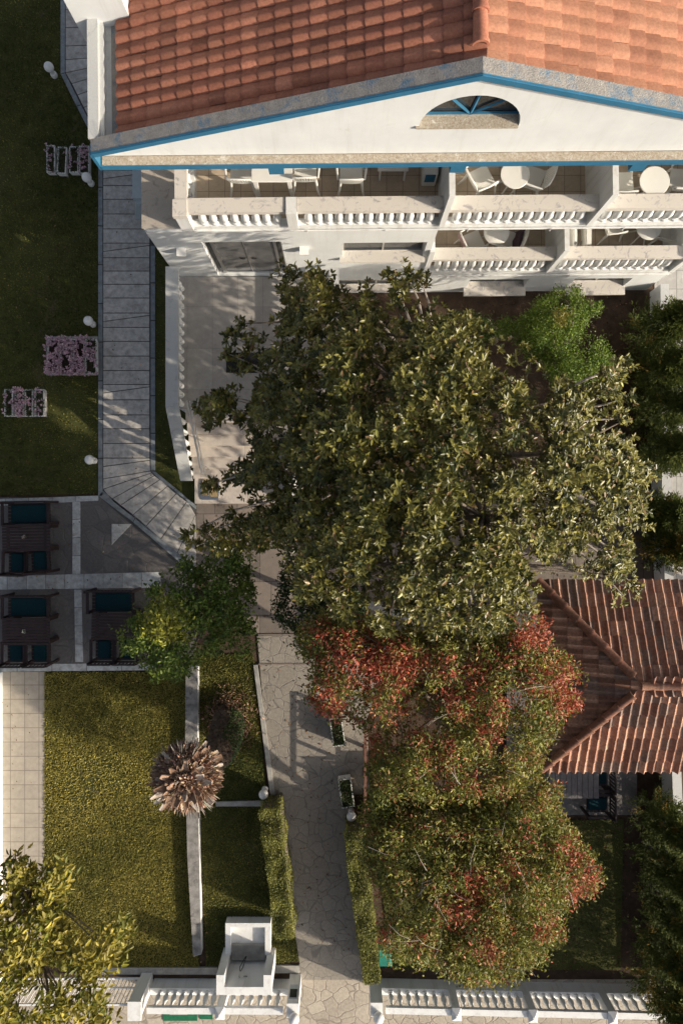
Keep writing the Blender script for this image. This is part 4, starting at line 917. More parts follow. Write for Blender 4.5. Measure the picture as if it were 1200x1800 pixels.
q = rtable(905, 306, U, .28, 'round white table with an ashtray on the middle upper balcony')
o = solo('ashtray', MB().lathe([(.03, 0), (.045, .012), (.045, .03), (.03, .03), (.028, .012), (.001, .012)], 14), M['dark'], (q.x-.02, q.y+.08, U+.72), 'small dark ashtray on the round table of the middle upper balcony', 'ashtray')
rtable(1150, 318, U, .29, 'round white table on the right upper balcony'); rtable(872, 408, Lo, .30, 'round white table on the lower left balcony'); rtable(1140, 399, Lo, .30, 'round white table on the lower right balcony')
q = P(478, 302, U+.7); r = empty('square_table', (q.x, q.y, U)); MB().box(-.40, .40, -.20, .5, .68, .71).build('tabletop', M['plastic'], r, bevel=.008)
for sx in (-1, 1):
    for y in (-.15, .45): MB().frustum((sx*.33-.025, sx*.33+.025, y-.025, y+.025), (sx*.33-.04, sx*.33+.04, y-.04, y+.04), 0, .679).build('leg', M['plastic'], r)
tag(r, 'square white plastic table on the long upper balcony', 'table')
def towel(px, py, z, mat, label, w_=.34, l_=.42):
    q = P(px, py, z); m = MB(); n = 12; vs = []
    for i in range(n):
        for j in range(5):
            t = i/(n-1); x = -w_/2+w_*j/4+.02*math.sin(t*9+j); y = -.04 if t < .5 else .04; zz = l_*(t*2 if t < .5 else 2-2*t)-l_
            vs.append((x, y+.02*math.sin(j*2+t*5), zz))
    fs = [(i*5+j, i*5+j+1, (i+1)*5+j+1, (i+1)*5+j) for i in range(n-1) for j in range(4)]; m.add(vs, fs); o = m.build('towel', M[mat], None, smooth=True); o.location = q; return tag(o, label, 'towel')
o = towel(918, 418, Lo+.72, 'purple', 'dark purple towel over the right chair on the lower left balcony', .5, .5); o.rotation_euler = (R(20), 0, R(75))
o = towel(812, 420, Lo+.80, 'pink', 'pale pink towel over the left chair on the lower left balcony', .3, .4); o.rotation_euler = (R(15), 0, R(-60))
# drying rack with white cloth
q = P(1015, 425, Lo+.5); r = empty('drying_rack', (q.x, q.y+.1, Lo)); m = MB()
for s in (-1, 1): m.tube([(s*.2, -.35, 0), (-s*.2, .0, .8)], .01, 5); m.tube([(s*.2, .35, 0), (-s*.2, .35, .8)], .01, 5); m.tube([(s*.2, -.4, .8), (s*.2, .4, .8)], .01, 5)
m.build('frame', M['metal'], r); MB().box(-.21, -.12, -.35, .35, .35, .81).box(.08, .22, -.30, .35, .45, .815).build('cloth', M['plastic'], r, bevel=.02); MB().tube([(-.165+.03*(1-t/14)*math.cos(t*.8), -.26+.045*(1-t/14)*math.sin(t*.8), .816) for t in range(12)], .006, 5).build('printed_curl', M['dark'], r); tag(r, 'folding drying rack with white cloths beside the lower divider wall', 'drying rack')
q = P(757, 300, U+.5); r = empty('outdoor_unit', (q.x, q.y+.12, U)); MB().box(-.14, .14, -.20, .25, .02, .55).build('casing', M['plastic'], r, bevel=.012)
MB().box(-.10, .10, -.203, -.2005, .2, .5).build('grille', M['blue'], r); tag(r, 'small white air conditioning unit with blue grille in the balcony corner', 'air conditioner')
q = P(690, 300, U+.35); r = empty('drying_rack', (q.x, q.y+.1, U)); m = MB()
for s in (-1, 1): m.tube([(s*.25, -.12, 0), (s*.25, -.1, .4)], .022, 6)
m.build('frame', M['plastic'], r); MB().box(-.30, .30, -.14, .3, .40, .43).build('shelf', M['plastic'], r); tag(r, 'low white side stand on the upper long balcony near its right end', 'side stand')
# ================================================================== VEGETATION
def tree(name, label, cat, base, pts, r0, leafargs, group=None, nl=8, bark='bark', ntops=26):
    r = empty(name, base); idx = rng.choice(len(pts), ntops, replace=False)
    wood(base, [tuple(pts[i, :3]-np.array([0, 0, .1])) for i in idx], r0, M[bark], r, origin=tuple(base), nlimb=nl)
    return tag(r, label, cat, group)
def small_leaves(pts, per, spread, L, W_, cols, mat, parent, origin, up=.5, name='crown'):
    n = len(pts)*per; base = np.repeat(pts[:, :3], per, 0)+rng.normal(0, spread, (n, 3)); d = rvec(n); d[:, 2] *= .6
    nr = rvec(n)*.75+[0, 0, up]; ll = rng.uniform(.7, 1.25, n)*L
    return leafmesh(name, base, d, nr, ll, ll*W_, cols, M[mat], parent, tuple(origin))
# --- magnolia
MAG = [(505, 468), (522, 500), (545, 468), (585, 505), (592, 535), (640, 503), (668, 530), (688, 474), (712, 480), (740, 470), (738, 520), (790, 536), (860, 556), (900, 590), (960, 640), (1010, 680), (1060, 640), (1097, 622), (1108, 660), (1088, 720), (1112, 790), (1155, 830), (1130, 870), (1138, 920), (1112, 960), (1125, 1045), (1090, 1052), (1066, 1015), (1045, 1015), (1030, 975), (1008, 972), (990, 1005), (955, 1035), (930, 1085), (840, 1140), (820, 1125), (760, 1132), (730, 1110), (705, 1145), (640, 1115), (590, 1095), (520, 1060), (500, 1010), (470, 960), (400, 972), (320, 962), (314, 930), (400, 920), (445, 900), (482, 872), (440, 862), (362, 862), (356, 842), (420, 832), (445, 795), (425, 765), (345, 722), (342, 702), (400, 690), (440, 695), (462, 650), (395, 625), (382, 590), (430, 568), (470, 556), (500, 540), (488, 500)]
def magnolia():
    base = P(742, 800, 0)
    c = canopy([((x-755)*.985+755, (y-800)*.99+800) for x, y in MAG], 7800, 4.6, 7.2, 1.5, 190, 130, 40, .85, .12, holes=.38)
    low = [((x-760)*.80+750, (y-800)*.80+815) for x, y in MAG]
    c = canopy(MAG, 1, 4.6, 7.2, 1, 190) if False else c
    FR = [(505, 482, 22), (514, 520, 18), (548, 482, 20), (577, 508, 22), (400, 588, 18), (425, 572, 16), (440, 602, 20), (402, 622, 16), (425, 642, 18), (352, 712, 16), (372, 738, 18), (402, 700, 16), (388, 692, 12), (420, 735, 16), (362, 852, 14), (382, 848, 14), (404, 836, 16), (432, 822, 16), (328, 942, 14), (346, 960, 14), (368, 932, 18), (390, 955, 14), (415, 915, 20), (422, 958, 16), (446, 935, 22), (1096, 642, 18), (1102, 700, 18), (1092, 735, 16), (1110, 785, 16), (1145, 828, 16), (1125, 868, 20), (1128, 925, 18), (1108, 990, 20), (1120, 1038, 16), (1094, 1046, 18), (715, 484, 22), (738, 488, 16), (690, 486, 16), (642, 516, 20), (600, 520, 18), (760, 1128, 18), (822, 1128, 20), (692, 1118, 20), (482, 872, 18), (455, 882, 16), (470, 770, 24), (455, 800, 22), (460, 700, 24), (445, 850, 18), (850, 1120, 20), (925, 1065, 20), (1040, 990, 18)]
    fr_ = []
    for (fx, fy, fr2) in FR:
        kf = int(fr2*.8); xx = fx+rng.normal(0, fr2*.5, kf); yy = fy+rng.normal(0, fr2*.5, kf); zz = rng.uniform(5.0, 5.6)+rng.uniform(-.2, .2, kf); q_ = (H-zz)/1200
        fr_.append(np.stack([(xx-600)*q_, (900-yy)*q_, zz, xx, yy, np.ones(kf), np.full(kf, .2)], 1))
    frc = [tuple(P(a, b2, 5.2)) for a, b2, _ in FR]
    c = np.concatenate([c]+fr_)
    c = np.concatenate([c, canopy(low, 3600, 2.6, 4.7, 1.5, 110, 70, 46, .4, .4)])
    # thin fringe: keep rim rosettes in small groups
    r = tree('magnolia_tree', 'huge glossy leaved magnolia tree filling the middle of the garden', 'tree', base, c, .2, None, nl=11, ntops=90)
    fb = MB()
    for t_ in frc:
        t_ = Vector(t_); i_ = Vector((base.x, base.y, 5.0)).lerp(t_, .62); m_ = i_.lerp(t_, .5)+Vector((random.uniform(-.12, .12), random.uniform(-.12, .12), .05)); fb.tube([i_, m_, t_], [.035, .022, .008], 5)
    fb.build('outer_branches', M['twig'], r, tuple(base), smooth=True)
    n = len(c); cen = np.array([base.x, base.y, 3.5]); ax = (c[:, :3]-cen); ax[:, 2] *= .8; ax /= np.linalg.norm(ax, axis=1, keepdims=True); ax = ax*.75+[0, 0, .75]+rvec(n)*.45; ax /= np.linalg.norm(ax, axis=1, keepdims=True)
    per = 9; A = np.repeat(ax, per, 0); N = n*per; t = rvec(N); u = np.cross(A, t); u /= np.linalg.norm(u, axis=1, keepdims=True)
    sp_ = rng.uniform(.5, 1.5, N)[:, None]; d = A*rng.uniform(.1, .9, N)[:, None]+u*sp_
    pos = np.repeat(c[:, :3], per, 0)-A*rng.uniform(0, .07, N)[:, None]; nr = A*.9+rvec(N)*.35
    L = rng.uniform(.075, .135, N); tint = np.repeat(rng.random(n), per)[:, None]
    colr = (np.array([[.035, .048, .010]])*(1-tint)+np.array([[.25, .225, .05]])*tint)*np.exp(rng.normal(0, .22, (N, 1)))
    br = rng.random(N) < .05; colr[br] = np.array([.22, .14, .06])*np.exp(rng.normal(0, .2, (br.sum(), 1)))
    leafmesh('crown', pos, d, nr, L, L*rng.uniform(.30, .42, N), np.clip(colr, .003, .9), M['mag'], r, tuple(base), fold=.12, cup=.10)
    k = rng.choice(n, 60, replace=False); m = MB()
    m.sphere((0, 0, 0), .022, 8, sz=1.6); b0 = m.build('bud', M['twig'], r, smooth=True)
    for j, i in enumerate(k):
        o = b0 if j == 0 else b0.copy()
        if j: COL.objects.link(o); o.parent = r
        o.location = Vector(c[i, :3]+ax[i]*.05)-base
magnolia()
# --- citrus, left
def citrus(name, label, poly, z0, z1, th, base, n, col, colt, sun_or_ylw=None, fruit=None, L=.07, mat='leaf', **kw):
    c = canopy(poly, n, z0, z1, th, 60, 50, 28, .6, .12, holes=.22); r = tree(name, label, 'tree', base, c, .09, None, nl=7, ntops=min(40, n//20))
    t = rng.random(len(c)); per = 7; N = len(c)*per; T = np.repeat(t, per)[:, None]; colr = (np.array([col])*(1-T)+np.array([colt])*T)*np.exp(rng.normal(0, .2, (N, 1)))
    if sun_or_ylw:
        for (yx, yy_, yr, yc) in sun_or_ylw:
            k = np.repeat((np.hypot(c[:, 3]-yx, c[:, 4]-yy_) < yr*rng.uniform(.5, 1.2, len(c))), per); colr[k] = np.array(yc)*np.exp(rng.normal(0, .2, (k.sum(), 1)))
    small_leaves(c, per, .06, L, .5, np.clip(colr, .003, .9), mat, r, base)
    return r, c
citrus('citrus_tree', 'bright green citrus tree overhanging the dark garden tables', [(300, 985), (330, 975), (350, 1000), (395, 960), (440, 985), (448, 1040), (462, 1080), (450, 1120), (455, 1150), (420, 1160), (380, 1150), (345, 1170), (305, 1195), (270, 1200), (262, 1170), (215, 1160), (207, 1130), (230, 1080), (262, 1060), (250, 1035), (290, 1030), (285, 1005)], 1.5, 3.1, 1.1, P(385, 1070), 2000, (.055, .10, .018), (.19, .26, .04), [(290, 1095, 45, (.42, .42, .07)), (285, 1050, 14, (.45, .45, .10))], L=.085)  # large yellow patch paints sunlight through a gap into the leaf colours
r, c = citrus('orange_tree', 'dark leaved orange tree between the stone path and the magnolia', [(500, 985), (560, 970), (640, 1060), (650, 1110), (600, 1150), (560, 1170), (520, 1140), (505, 1100), (480, 1060), (490, 1020)], 1.6, 2.9, 1.0, P(570, 1060), 1100, (.026, .05, .013), (.045, .08, .016), L=.075)
q = P(549, 1070, 3.05); MB().sphere(tuple(q), .05, 12).build('orange', M['orange'], r, tuple(P(570, 1060)), smooth=True)
citrus('light_green_tree', 'light green small leaved tree in front of the lower balconies', [(880, 560), (930, 545), (960, 515), (985, 500), (1000, 512), (1012, 500), (1020, 520), (1058, 528), (1040, 560), (1030, 590), (1055, 590), (1062, 620), (1075, 640), (1060, 680), (1020, 705), (975, 690), (950, 640), (920, 610), (870, 590)], 1.6, 3.4, 1.3, P(960, 640), 3000, (.06, .12, .012), (.19, .26, .03), [(985, 560, 16, (.24, .22, .04))], L=.05)
citrus('low_shrub', 'low green shrub beside the hotel wall in the right garden soil', [(838, 560), (870, 555), (890, 590), (850, 600)], .5, 1.0, .5, P(865, 600), 250, (.05, .09, .015), (.09, .14, .02), L=.05)
# --- red leaved trees
def redtree(label, poly, z0, z1, th, base, n, reds, seedtw):
    c = canopy(poly, int(n*1.35), z0, z1, th, 70, 120, 34, 1.0, .03, holes=.27); r = tree('red_leaved_tree', label, 'tree', base, c, .10, None, group='trees turning red', nl=10, ntops=90)
    per = 8; N = len(c)*per; t = rng.random(len(c)); redk = np.zeros(len(c)); yel = rng.random(len(c))
    for (x, y, rr_, a) in reds: redk = np.maximum(redk, a*(np.hypot(c[:, 3]-x, c[:, 4]-y) < rr_*rng.uniform(.5, 1.15, len(c))))
    isred = rng.random(len(c)) < redk*.85+.025; colr = np.zeros((len(c), 3))
    colr[:] = np.array([.070, .095, .017])*(1-t[:, None])+np.array([.32, .31, .06])*t[:, None]
    colr[yel > .88] = (.36, .24, .08); colr[yel < .03] = (.25, .10, .03); colr[isred] = np.where(rng.random((isred.sum(), 1)) < .75, [[.42, .10, .055]], [[.52, .22, .11]])
    colr = np.repeat(colr, per, 0)*np.exp(rng.normal(0, .25, (N, 1)))
    small_leaves(c, per, .07, .074, .42, np.clip(colr, .003, .9), 'leaf', r, base, up=.35)
    m = MB(); ki = rng.choice(len(c), seedtw, replace=False)
    for i in ki:
        p = Vector(c[i, :3]); 
        if c[i, 6] > .4: p = p+Vector((0, 0, .15))
        d = Vector((rng.normal(), rng.normal(), abs(rng.normal())*.4)).normalized()
        if c[i, 6] < .35: d = (p-Vector((base.x, base.y, p.z))).normalized()+d*.5
        l = random.uniform(.2, .55); m.tube([p-d*l*.6, p+Vector((random.uniform(-.05, .05), random.uniform(-.05, .05), .02)), p+d*l*.6], [.007, .005, .002], 4)
    m.build('twig', M['twig'], r, tuple(base))
redtree('upper red leaved tree crown reaching over the pavilion roof', [(520, 1085), (560, 1070), (610, 1085), (640, 1090), (700, 1105), (760, 1095), (820, 1095), (870, 1090), (930, 1075), (960, 1090), (965, 1120), (990, 1130), (1000, 1160), (1022, 1180), (1028, 1215), (1010, 1245), (985, 1290), (960, 1310), (950, 1370), (900, 1420), (820, 1440), (740, 1430), (650, 1440), (640, 1395), (655, 1330), (640, 1290), (628, 1305), (612, 1262), (575, 1260), (540, 1235), (545, 1190), (530, 1150)], 3.2, 4.9, 1.3, P(775, 1215), 5200,
        [(570, 1110, 30, .6), (650, 1160, 62, .9), (700, 1165, 35, .8), (570, 1235, 40, .85), (610, 1285, 34, .9), (945, 1110, 45, .95), (1000, 1200, 50, .75), (1005, 1250, 40, .75), (900, 1230, 28, .8), (800, 1210, 45, .55), (830, 1180, 26, .6), (720, 1270, 45, .5), (860, 1290, 40, .45), (780, 1330, 40, .35), (650, 1310, 30, .7), (820, 1370, 30, .5), (760, 1160, 40, .4), (880, 1160, 40, .35), (600, 1150, 50, .6), (930, 1190, 40, .35), (690, 1220, 60, .35), (850, 1240, 60, .25)], 50)
redtree('lower red tinged tree with bare twigs above the front balustrade', [(640, 1400), (720, 1395), (820, 1400), (900, 1385), (990, 1370), (985, 1430), (1020, 1480), (1050, 1520), (1045, 1570), (1000, 1600), (990, 1650), (960, 1690), (900, 1725), (840, 1735), (780, 1710), (720, 1690), (672, 1680), (658, 1600), (650, 1540), (640, 1480)], 2.9, 4.6, 1.3, P(800, 1500), 5200,
        [(810, 1595, 42, .8), (835, 1550, 30, .6), (1028, 1560, 42, .7), (1000, 1500, 30, .5), (850, 1665, 24, .6), (670, 1640, 26, .5), (735, 1650, 20, .5), (900, 1530, 40, .35), (960, 1630, 28, .4), (930, 1470, 30, .3)], 110)
# --- yellow green tree bottom left
c = canopy([(-60, 1500), (0, 1512), (40, 1500), (60, 1540), (40, 1590), (62, 1560), (85, 1500), (125, 1500), (128, 1545), (110, 1590), (130, 1640), (180, 1640), (200, 1620), (230, 1640), (215, 1700), (180, 1720), (160, 1735), (190, 1770), (200, 1830), (-60, 1830)], 640, 5.2, 6.4, 1.0, 90, 45, 36, .4, .02)
yb_ = P(20, 1620); yb_ = Vector((-9.3, -11.2, 0)); r = tree('yellow_green_tree', 'sunlit yellow green tree with long leaves at the bottom left corner', 'tree', yb_, c, .13, None, nl=9, ntops=60)
per = 8; N = len(c)*per; t = np.repeat(rng.random(len(c)), per)[:, None]; colr = (np.array([[.12, .14, .018]])*(1-t)+np.array([[.42, .34, .06]])*t)*np.exp(rng.normal(0, .22, (N, 1)))
base_ = np.repeat(c[:, :3], per, 0)+rng.normal(0, .07, (N, 3)); ll = rng.uniform(.09, .17, N); d = rvec(N)*.7+np.array([.25, .5, -.1])
leafmesh('crown', base_, d, rvec(N)*.6+[.2, -.1, .7], ll, ll*.36, np.clip(colr, .003, .9), M['leaf'], r, tuple(yb_))
# --- conifers at the right
def conifer(px, py, hh, rad, label, k):
    b_ = P(px, py); r = empty('conifer', b_); n = 420; per = 44
    z = hh*rng.random(n)**.75; a = rng.uniform(0, 2*math.pi, n); taper = 1-(z/hh)**1.4; ln = rng.uniform(.28, .6, n)*(.5+.6*taper); r0 = rad*taper*rng.uniform(.1, .6, n)
    out = np.stack([np.cos(a), np.sin(a), rng.uniform(.3, 1.1, n)], 1); out /= np.linalg.norm(out, axis=1, keepdims=True)
    st_ = np.stack([r0*np.cos(a), r0*np.sin(a), z+.1], 1)+np.array(b_)
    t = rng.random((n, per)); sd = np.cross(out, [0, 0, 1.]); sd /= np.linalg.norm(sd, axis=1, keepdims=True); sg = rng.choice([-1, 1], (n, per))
    P_ = (st_[:, None]+out[:, None]*(t*ln[:, None])[..., None]+sd[:, None]*(sg*rng.uniform(0, .05, (n, per)))[..., None]-np.array([0, 0, .10])*(t**2)[..., None]+rng.normal(0, .015, (n, per, 3))).reshape(-1, 3)
    d = (out[:, None]*.9+sd[:, None]*(sg*.55)[..., None]+rng.normal(0, .2, (n, per, 3))).reshape(-1, 3); N = n*per
    nr = np.repeat(np.cross(sd, out), per, 0)+rvec(N)*.4
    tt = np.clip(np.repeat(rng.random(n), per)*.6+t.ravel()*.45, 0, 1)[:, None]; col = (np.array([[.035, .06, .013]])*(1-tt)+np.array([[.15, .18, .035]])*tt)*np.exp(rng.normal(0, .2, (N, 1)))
    yk = np.repeat(rng.random(n) < .06*k, per); col[yk] = (.34, .24, .05)
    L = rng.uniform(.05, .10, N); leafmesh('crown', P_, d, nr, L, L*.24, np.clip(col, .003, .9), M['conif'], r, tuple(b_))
    MB().tube([b_, b_+Vector((.02, 0, hh*.5)), b_+Vector((0, 0, hh*.93))], [.07, .05, .012], 7).build('trunk', M['bark'], r, tuple(b_)); tag(r, label, 'conifer', 'conifers along the east wall')
for px, py, h, rd_, l, k in ((1140, 600, 2.7, .75, 'green conifer nearest the hotel at the right edge', .3), (1146, 668, 2.4, .6, 'conifer second from the hotel in the right hand row', .5), (1150, 730, 2.6, .6, 'conifer at the right edge beside the upper magnolia fringe', .5), (1152, 800, 2.6, .6, 'dark conifer just above the low wall at the right edge', .8), (1155, 905, 1.9, .5, 'short conifer just below the low wall at the right edge', .5), (1165, 960, 1.9, .45, 'yellowing conifer between the low wall and the pavilion roof', 5),
                        (1150, 1410, 2.5, .65, 'conifer beside the pavilion platform', .5), (1152, 1480, 2.6, .6, 'conifer second below the pavilion in the right hand row', .6), (1155, 1550, 2.5, .6, 'conifer at the right edge level with the lower red tree', .8), (1152, 1620, 2.4, .6, 'conifer above the bottom right corner', 1.5), (1150, 1690, 2.5, .65, 'yellowing conifer at the bottom right corner by the fence', 3)):
    conifer(px-16, py, h, rd_, l, k)
# --- hedges
def hedge(poly, z, label, n=16000, cold=(.09, .11, .022), colw=(.36, .35, .085)):
    q = pp(poly, 0); q = [tuple(P(x, y, z)[:2]) for x, y in poly]; cx_, cy_ = sum(p[0] for p in q)/len(q), sum(p[1] for p in q)/len(q); o = (cx_, cy_, 0)
    r = empty('clipped_hedge', o); ins = [((p[0]-cx_)*.88+cx_, (p[1]-cy_)*.97+cy_) for p in q]
    b_ = MB().prism(ins, .0, z-.10); b_.build('stems', M['bark'], r, o)
    xs = [p[0] for p in q]; ys = [p[1] for p in q]; nt2 = int(n*.6); X = rng.uniform(min(xs), max(xs), nt2*3); Y_ = rng.uniform(min(ys), max(ys), nt2*3); k = inpoly(X, Y_, q); X = X[k][:nt2]; Y_ = Y_[k][:nt2]
    dz = np.array([noise.noise((a*2.5, b2*2.5, 1)) for a, b2 in zip(X, Y_)])*.12
    top = np.stack([X, Y_, z+dz-.10*rng.random(len(X))], 1); nn = [np.tile([[0, 0, 1.]], (len(X), 1))]; pts = [top]
    per_ = [math.dist(q[i], q[(i+1) % len(q)]) for i in range(len(q))]; tot = sum(per_)
    for i in range(len(q)):
        a, b2 = np.array(q[i]), np.array(q[(i+1) % len(q)]); m_ = int(n*.55*per_[i]/tot); t = rng.random(m_)[:, None]; xy = a*(1-t)+b2*t; nd_ = np.array([b2[1]-a[1], -(b2[0]-a[0])]); nd_ = nd_/np.linalg.norm(nd_)
        if np.dot(nd_, (a+b2)/2-np.array([cx_, cy_])) < 0: nd_ = -nd_
        zz = rng.uniform(.05, z, m_); bul = np.array([noise.noise((u[0]*2.5, u[1]*2.5, w_*2.5)) for u, w_ in zip(xy, zz)])*.09
        xy = xy+nd_*(bul-.06*rng.random(m_))[:, None]; pts.append(np.stack([xy[:, 0], xy[:, 1], zz], 1)); nn.append(np.tile([[nd_[0], nd_[1], .2]], (m_, 1)))
    pts = np.concatenate(pts); nn = np.concatenate(nn); N = len(pts); t = rng.random(N)[:, None]; f = np.array([noise.noise((p[0]*3, p[1]*3, p[2]*3)) for p in pts])[:, None]*.6
    t = np.clip(t*.7+f+.2, 0, 1); col = (np.array([cold])*(1-t)+np.array([colw])*t)*np.exp(rng.normal(0, .18, (N, 1)))
    leafmesh('foliage', pts, rvec(N)+nn*.5, nn+rvec(N)*.6, rng.uniform(.025, .05, N), rng.uniform(.016, .028, N), np.clip(col, .003, .9), M['leaf'], r, o); tag(r, label, 'hedge')
hedge([(455, 1424), (492, 1420), (505, 1530), (516, 1650), (484, 1652), (470, 1540)], 1.0, 'clipped yellow green hedge left of the stone path')
hedge([(607, 1464), (642, 1462), (652, 1580), (670, 1730), (640, 1733), (622, 1600), (610, 1520)], 1.05, 'clipped hedge right of the stone path along the lower red tree')
# --- palm stump
pb = P(402, 1262); r = empty('palm_stump', pb); tag(r, 'leaning dead palm trunk with a cut brown crown over the low wall', 'palm')
pt = P(325, 1372, 4.5); ctl = []
for t in np.linspace(0, 1, 26):
    q = pb.lerp(pt, t); q.z = 4.5*t; off = math.sin(math.pi*t)*.22; q.x += off; q.y -= off*.35; ctl.append(q)
m = MB(); rads = [(.42 if i == 0 else .37 if i < 3 else .34)*(1-.12*i/25)+(.03 if i % 2 else -.01) for i in range(26)]; m.tube(ctl, rads, 22, jag=.12); m.build('trunk', M['palmbark'], r, tuple(pb), smooth=False)
# leaf-base scales along trunk
m = MB()
for i in range(2, 25):
    c0 = ctl[i]
    for k in range(16):
        a = 2*math.pi*(k+.5*(i % 2))/16+random.uniform(-.1, .1); rr_ = rads[i]; d = Vector((math.cos(a), math.sin(a), 0)); sdv = Vector((-math.sin(a), math.cos(a), 0)); p = c0+d*(rr_*.94); g = random.uniform(.6, 1.3); col = (.14*g, .105*g, .075*g)
        m.add([p-sdv*.055, p+sdv*.055, p+sdv*.03+d*.075+Vector((0, 0, .09)), p-sdv*.03+d*.075+Vector((0, 0, .09)), p-sdv*.045+Vector((0, 0, .10)), p+sdv*.045+Vector((0, 0, .10))], [(0, 1, 2, 3), (3, 2, 5, 4), (0, 3, 4), (1, 5, 2)], col)
m.build('trunk_scales', M['palm'], r, tuple(pb))
n = 2600; a = rng.uniform(0, 6.28, n); rr_ = np.abs(rng.normal(0, .36, n)); base_ = np.stack([pb.x+.05+np.cos(a)*rr_, pb.y+np.sin(a)*rr_*1.2, np.clip(.62-rr_*.7, .03, 1)*rng.uniform(.3, 1, n)], 1)
leafmesh('dry_leaves', base_, rvec(n)+[0, 0, .2], rvec(n), rng.uniform(.06, .18, n), rng.uniform(.01, .04, n), jit((.24, .15, .10), n, .5), M['palm'], r, tuple(pb))
n = 2600; t = rng.uniform(.0, .6, n); a = rng.uniform(0, 6.28, n); idx = (t*25).astype(int); base_ = np.array([list(ctl[i]) for i in idx])+np.stack([np.cos(a)*.40, np.sin(a)*.40, rng.uniform(-.08, .08, n)], 1); k = (np.cos(a-(-.3)) > -.1)
base_ = base_[k]; N = len(base_); leafmesh('ivy', base_, rvec(N)+[.3, -.2, .2], rvec(N)*.5+[.6, -.2, .7], rng.uniform(.04, .07, N), rng.uniform(.03, .05, N), jit((.05, .09, .02), N, .3), M['leaf'], r, tuple(pb))
m = MB(); T = pt
for ring, (nst, incl, ln, zz, r0_) in enumerate(((18, -.25, .34, -.38, .34), (20, -.02, .42, -.18, .30), (20, .25, .40, .0, .26), (16, .6, .32, .12, .20), (12, 1.0, .26, .18, .13), (8, 1.3, .16, .18, .07))):
    for k in range(nst):
        a = 2*math.pi*k/nst+random.uniform(-.14, .14)+ring*.3; inc = incl+random.uniform(-.42, .42); d = Vector((math.cos(a)*math.cos(inc), math.sin(a)*math.cos(inc), math.sin(inc))); sdv = Vector((-math.sin(a), math.cos(a), 0)); u_ = sdv.cross(d); u_ = -u_ if u_.z < 0 else u_
        L_ = ln*random.uniform(.45, 1.35); w0 = random.uniform(.055, .10); w1 = w0*random.uniform(.05, .6); th = .022; base0 = T+Vector((math.cos(a)*r0_, math.sin(a)*r0_, zz)); g = random.uniform(.55, 1.5)
        pal = random.choice([(.28, .18, .125), (.33, .225, .16), (.40, .33, .27), (.24, .15, .10), (.35, .25, .185), (.52, .46, .40) if ring < 3 else (.3, .2, .14)]); col = tuple(min(.8, x*g) for x in pal); vs = []
        for s_, (f_, w_) in enumerate(((0, w0), (.5, w0*.85), (1, w1))):
            cpt = base0+d*(L_*f_)+u_*(.04*math.sin(f_*2))
            for x in (-1, -.4, .4, 1): vs.append(cpt+sdv*(w_*x)+u_*(abs(x)*w_*.4+th)); 
            for x in (-1, -.4, .4, 1): vs.append(cpt+sdv*(w_*x)+u_*(abs(x)*w_*.4-th*.3))
        fs = []
        for s_ in range(2):
            o_ = s_*8
            for x in range(3): fs += [(o_+x, o_+x+1, o_+8+x+1, o_+8+x), (o_+4+x+1, o_+4+x, o_+12+x, o_+12+x+1)]
            fs += [(o_, o_+8, o_+12, o_+4), (o_+3, o_+7, o_+15, o_+11)]
        for x in range(3): fs.append((16+x, 16+x+1, 20+x+1, 20+x))
        m.add(vs, fs, col)
m.sphere((T.x, T.y, T.z-.1), .33, 14, (.10, .065, .045), .8)
m.build('cut_crown', M['palm'], r, tuple(pb))
n = 8000; a = rng.uniform(0, 6.28, n); rr_ = rng.uniform(.08, .60, n); base_ = np.stack([T.x+np.cos(a)*rr_, T.y+np.sin(a)*rr_, T.z+.28-rr_*.8+rng.uniform(-.1, .1, n)], 1); d = np.stack([np.cos(a), np.sin(a), rng.uniform(-.6, .9, n)], 1)+rvec(n)*.7
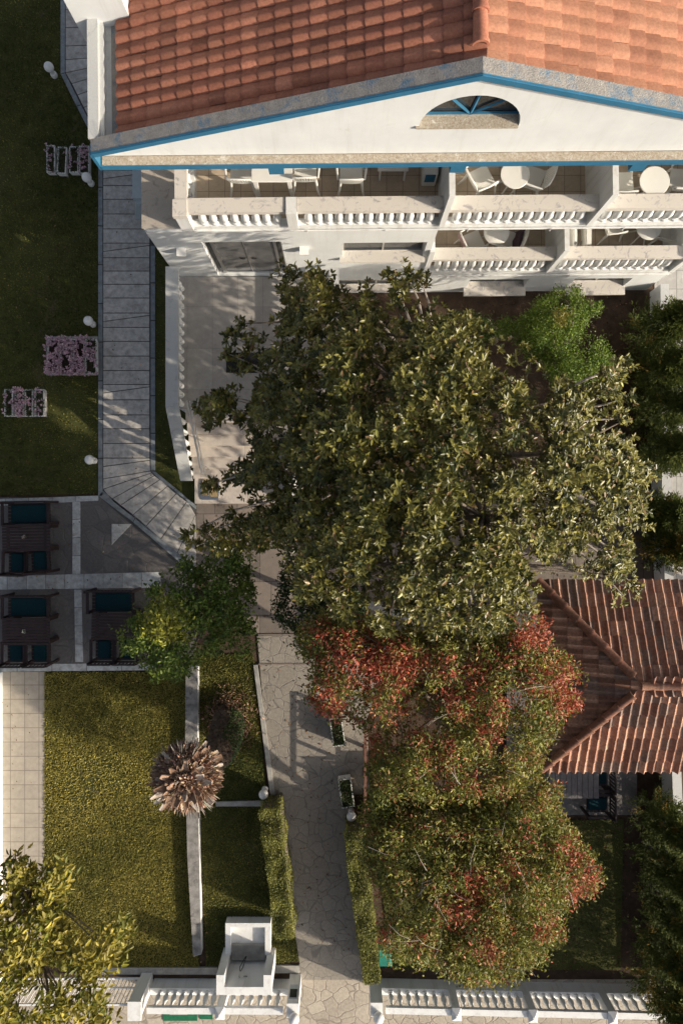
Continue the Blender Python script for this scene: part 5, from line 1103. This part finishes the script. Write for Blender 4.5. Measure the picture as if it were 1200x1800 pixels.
leafmesh('fibre', base_, d, rvec(n), rng.uniform(.06, .2, n), rng.uniform(.012, .05, n), jit((.40, .27, .19), n, .5), M['palm'], r, tuple(pb))
n = 120; a = rng.uniform(1.2, 5.6, n); base_ = np.stack([T.x+np.cos(a)*.5, T.y+np.sin(a)*.5, T.z-.1+rng.uniform(-.25, .15, n)], 1); d = np.stack([np.cos(a), np.sin(a), rng.uniform(-.3, .4, n)], 1)+rvec(n)*.25
leafmesh('split_fibre', base_, d, rvec(n)*.6+[0, 0, 1], rng.uniform(.15, .36, n), rng.uniform(.012, .03, n), jit((.42, .37, .32), n, .25), M['palm'], r, tuple(pb))
# --- ground litter of leaves in the right garden
n = 5000; X = rng.uniform(P(650, 0)[0], 8.0, n); Y_ = rng.uniform(-12.3, 5.6, n); k = (X > 3.9) | (Y_ < -7.9); X, Y_ = X[k], Y_[k]; n = len(X)
tag(leafmesh('leaf_litter', np.stack([X, Y_, np.full(n, -.01)+rng.uniform(0, .02, n)], 1), rvec(n, .2), rvec(n)*.4+[0, 0, 1], rng.uniform(.04, .09, n), rng.uniform(.02, .04, n), jit((.11, .065, .04), n, .4), M['palm']), kind='stuff')

n = 900; X = rng.uniform(-4.0, 2.5, n); Y_ = rng.uniform(-11.8, .2, n); k = inpoly(X, Y_, pp([(346, 900), (700, 900), (700, 1180), (650, 1260), (640, 1440), (655, 1720), (528, 1722), (486, 1420), (455, 1170), (345, 1010)])); X, Y_ = X[k], Y_[k]; n = len(X)
tag(leafmesh('fallen_leaves', np.stack([X, Y_, np.full(n, .012)], 1), rvec(n, .1), rvec(n)*.3+[0, 0, 1], rng.uniform(.03, .09, n), rng.uniform(.015, .035, n), jit((.20, .12, .06), n, .5), M['palm']), kind='stuff')
n = 500; X = rng.uniform(-9, -3, n); Y_ = rng.uniform(-12, 9, n)
tag(leafmesh('fallen_leaves', np.stack([X, Y_, np.full(n, .035)], 1), rvec(n, .1), rvec(n)*.3+[0, 0, 1], rng.uniform(.03, .07, n), rng.uniform(.015, .03, n), jit((.20, .14, .07), n, .5), M['palm']), kind='stuff')
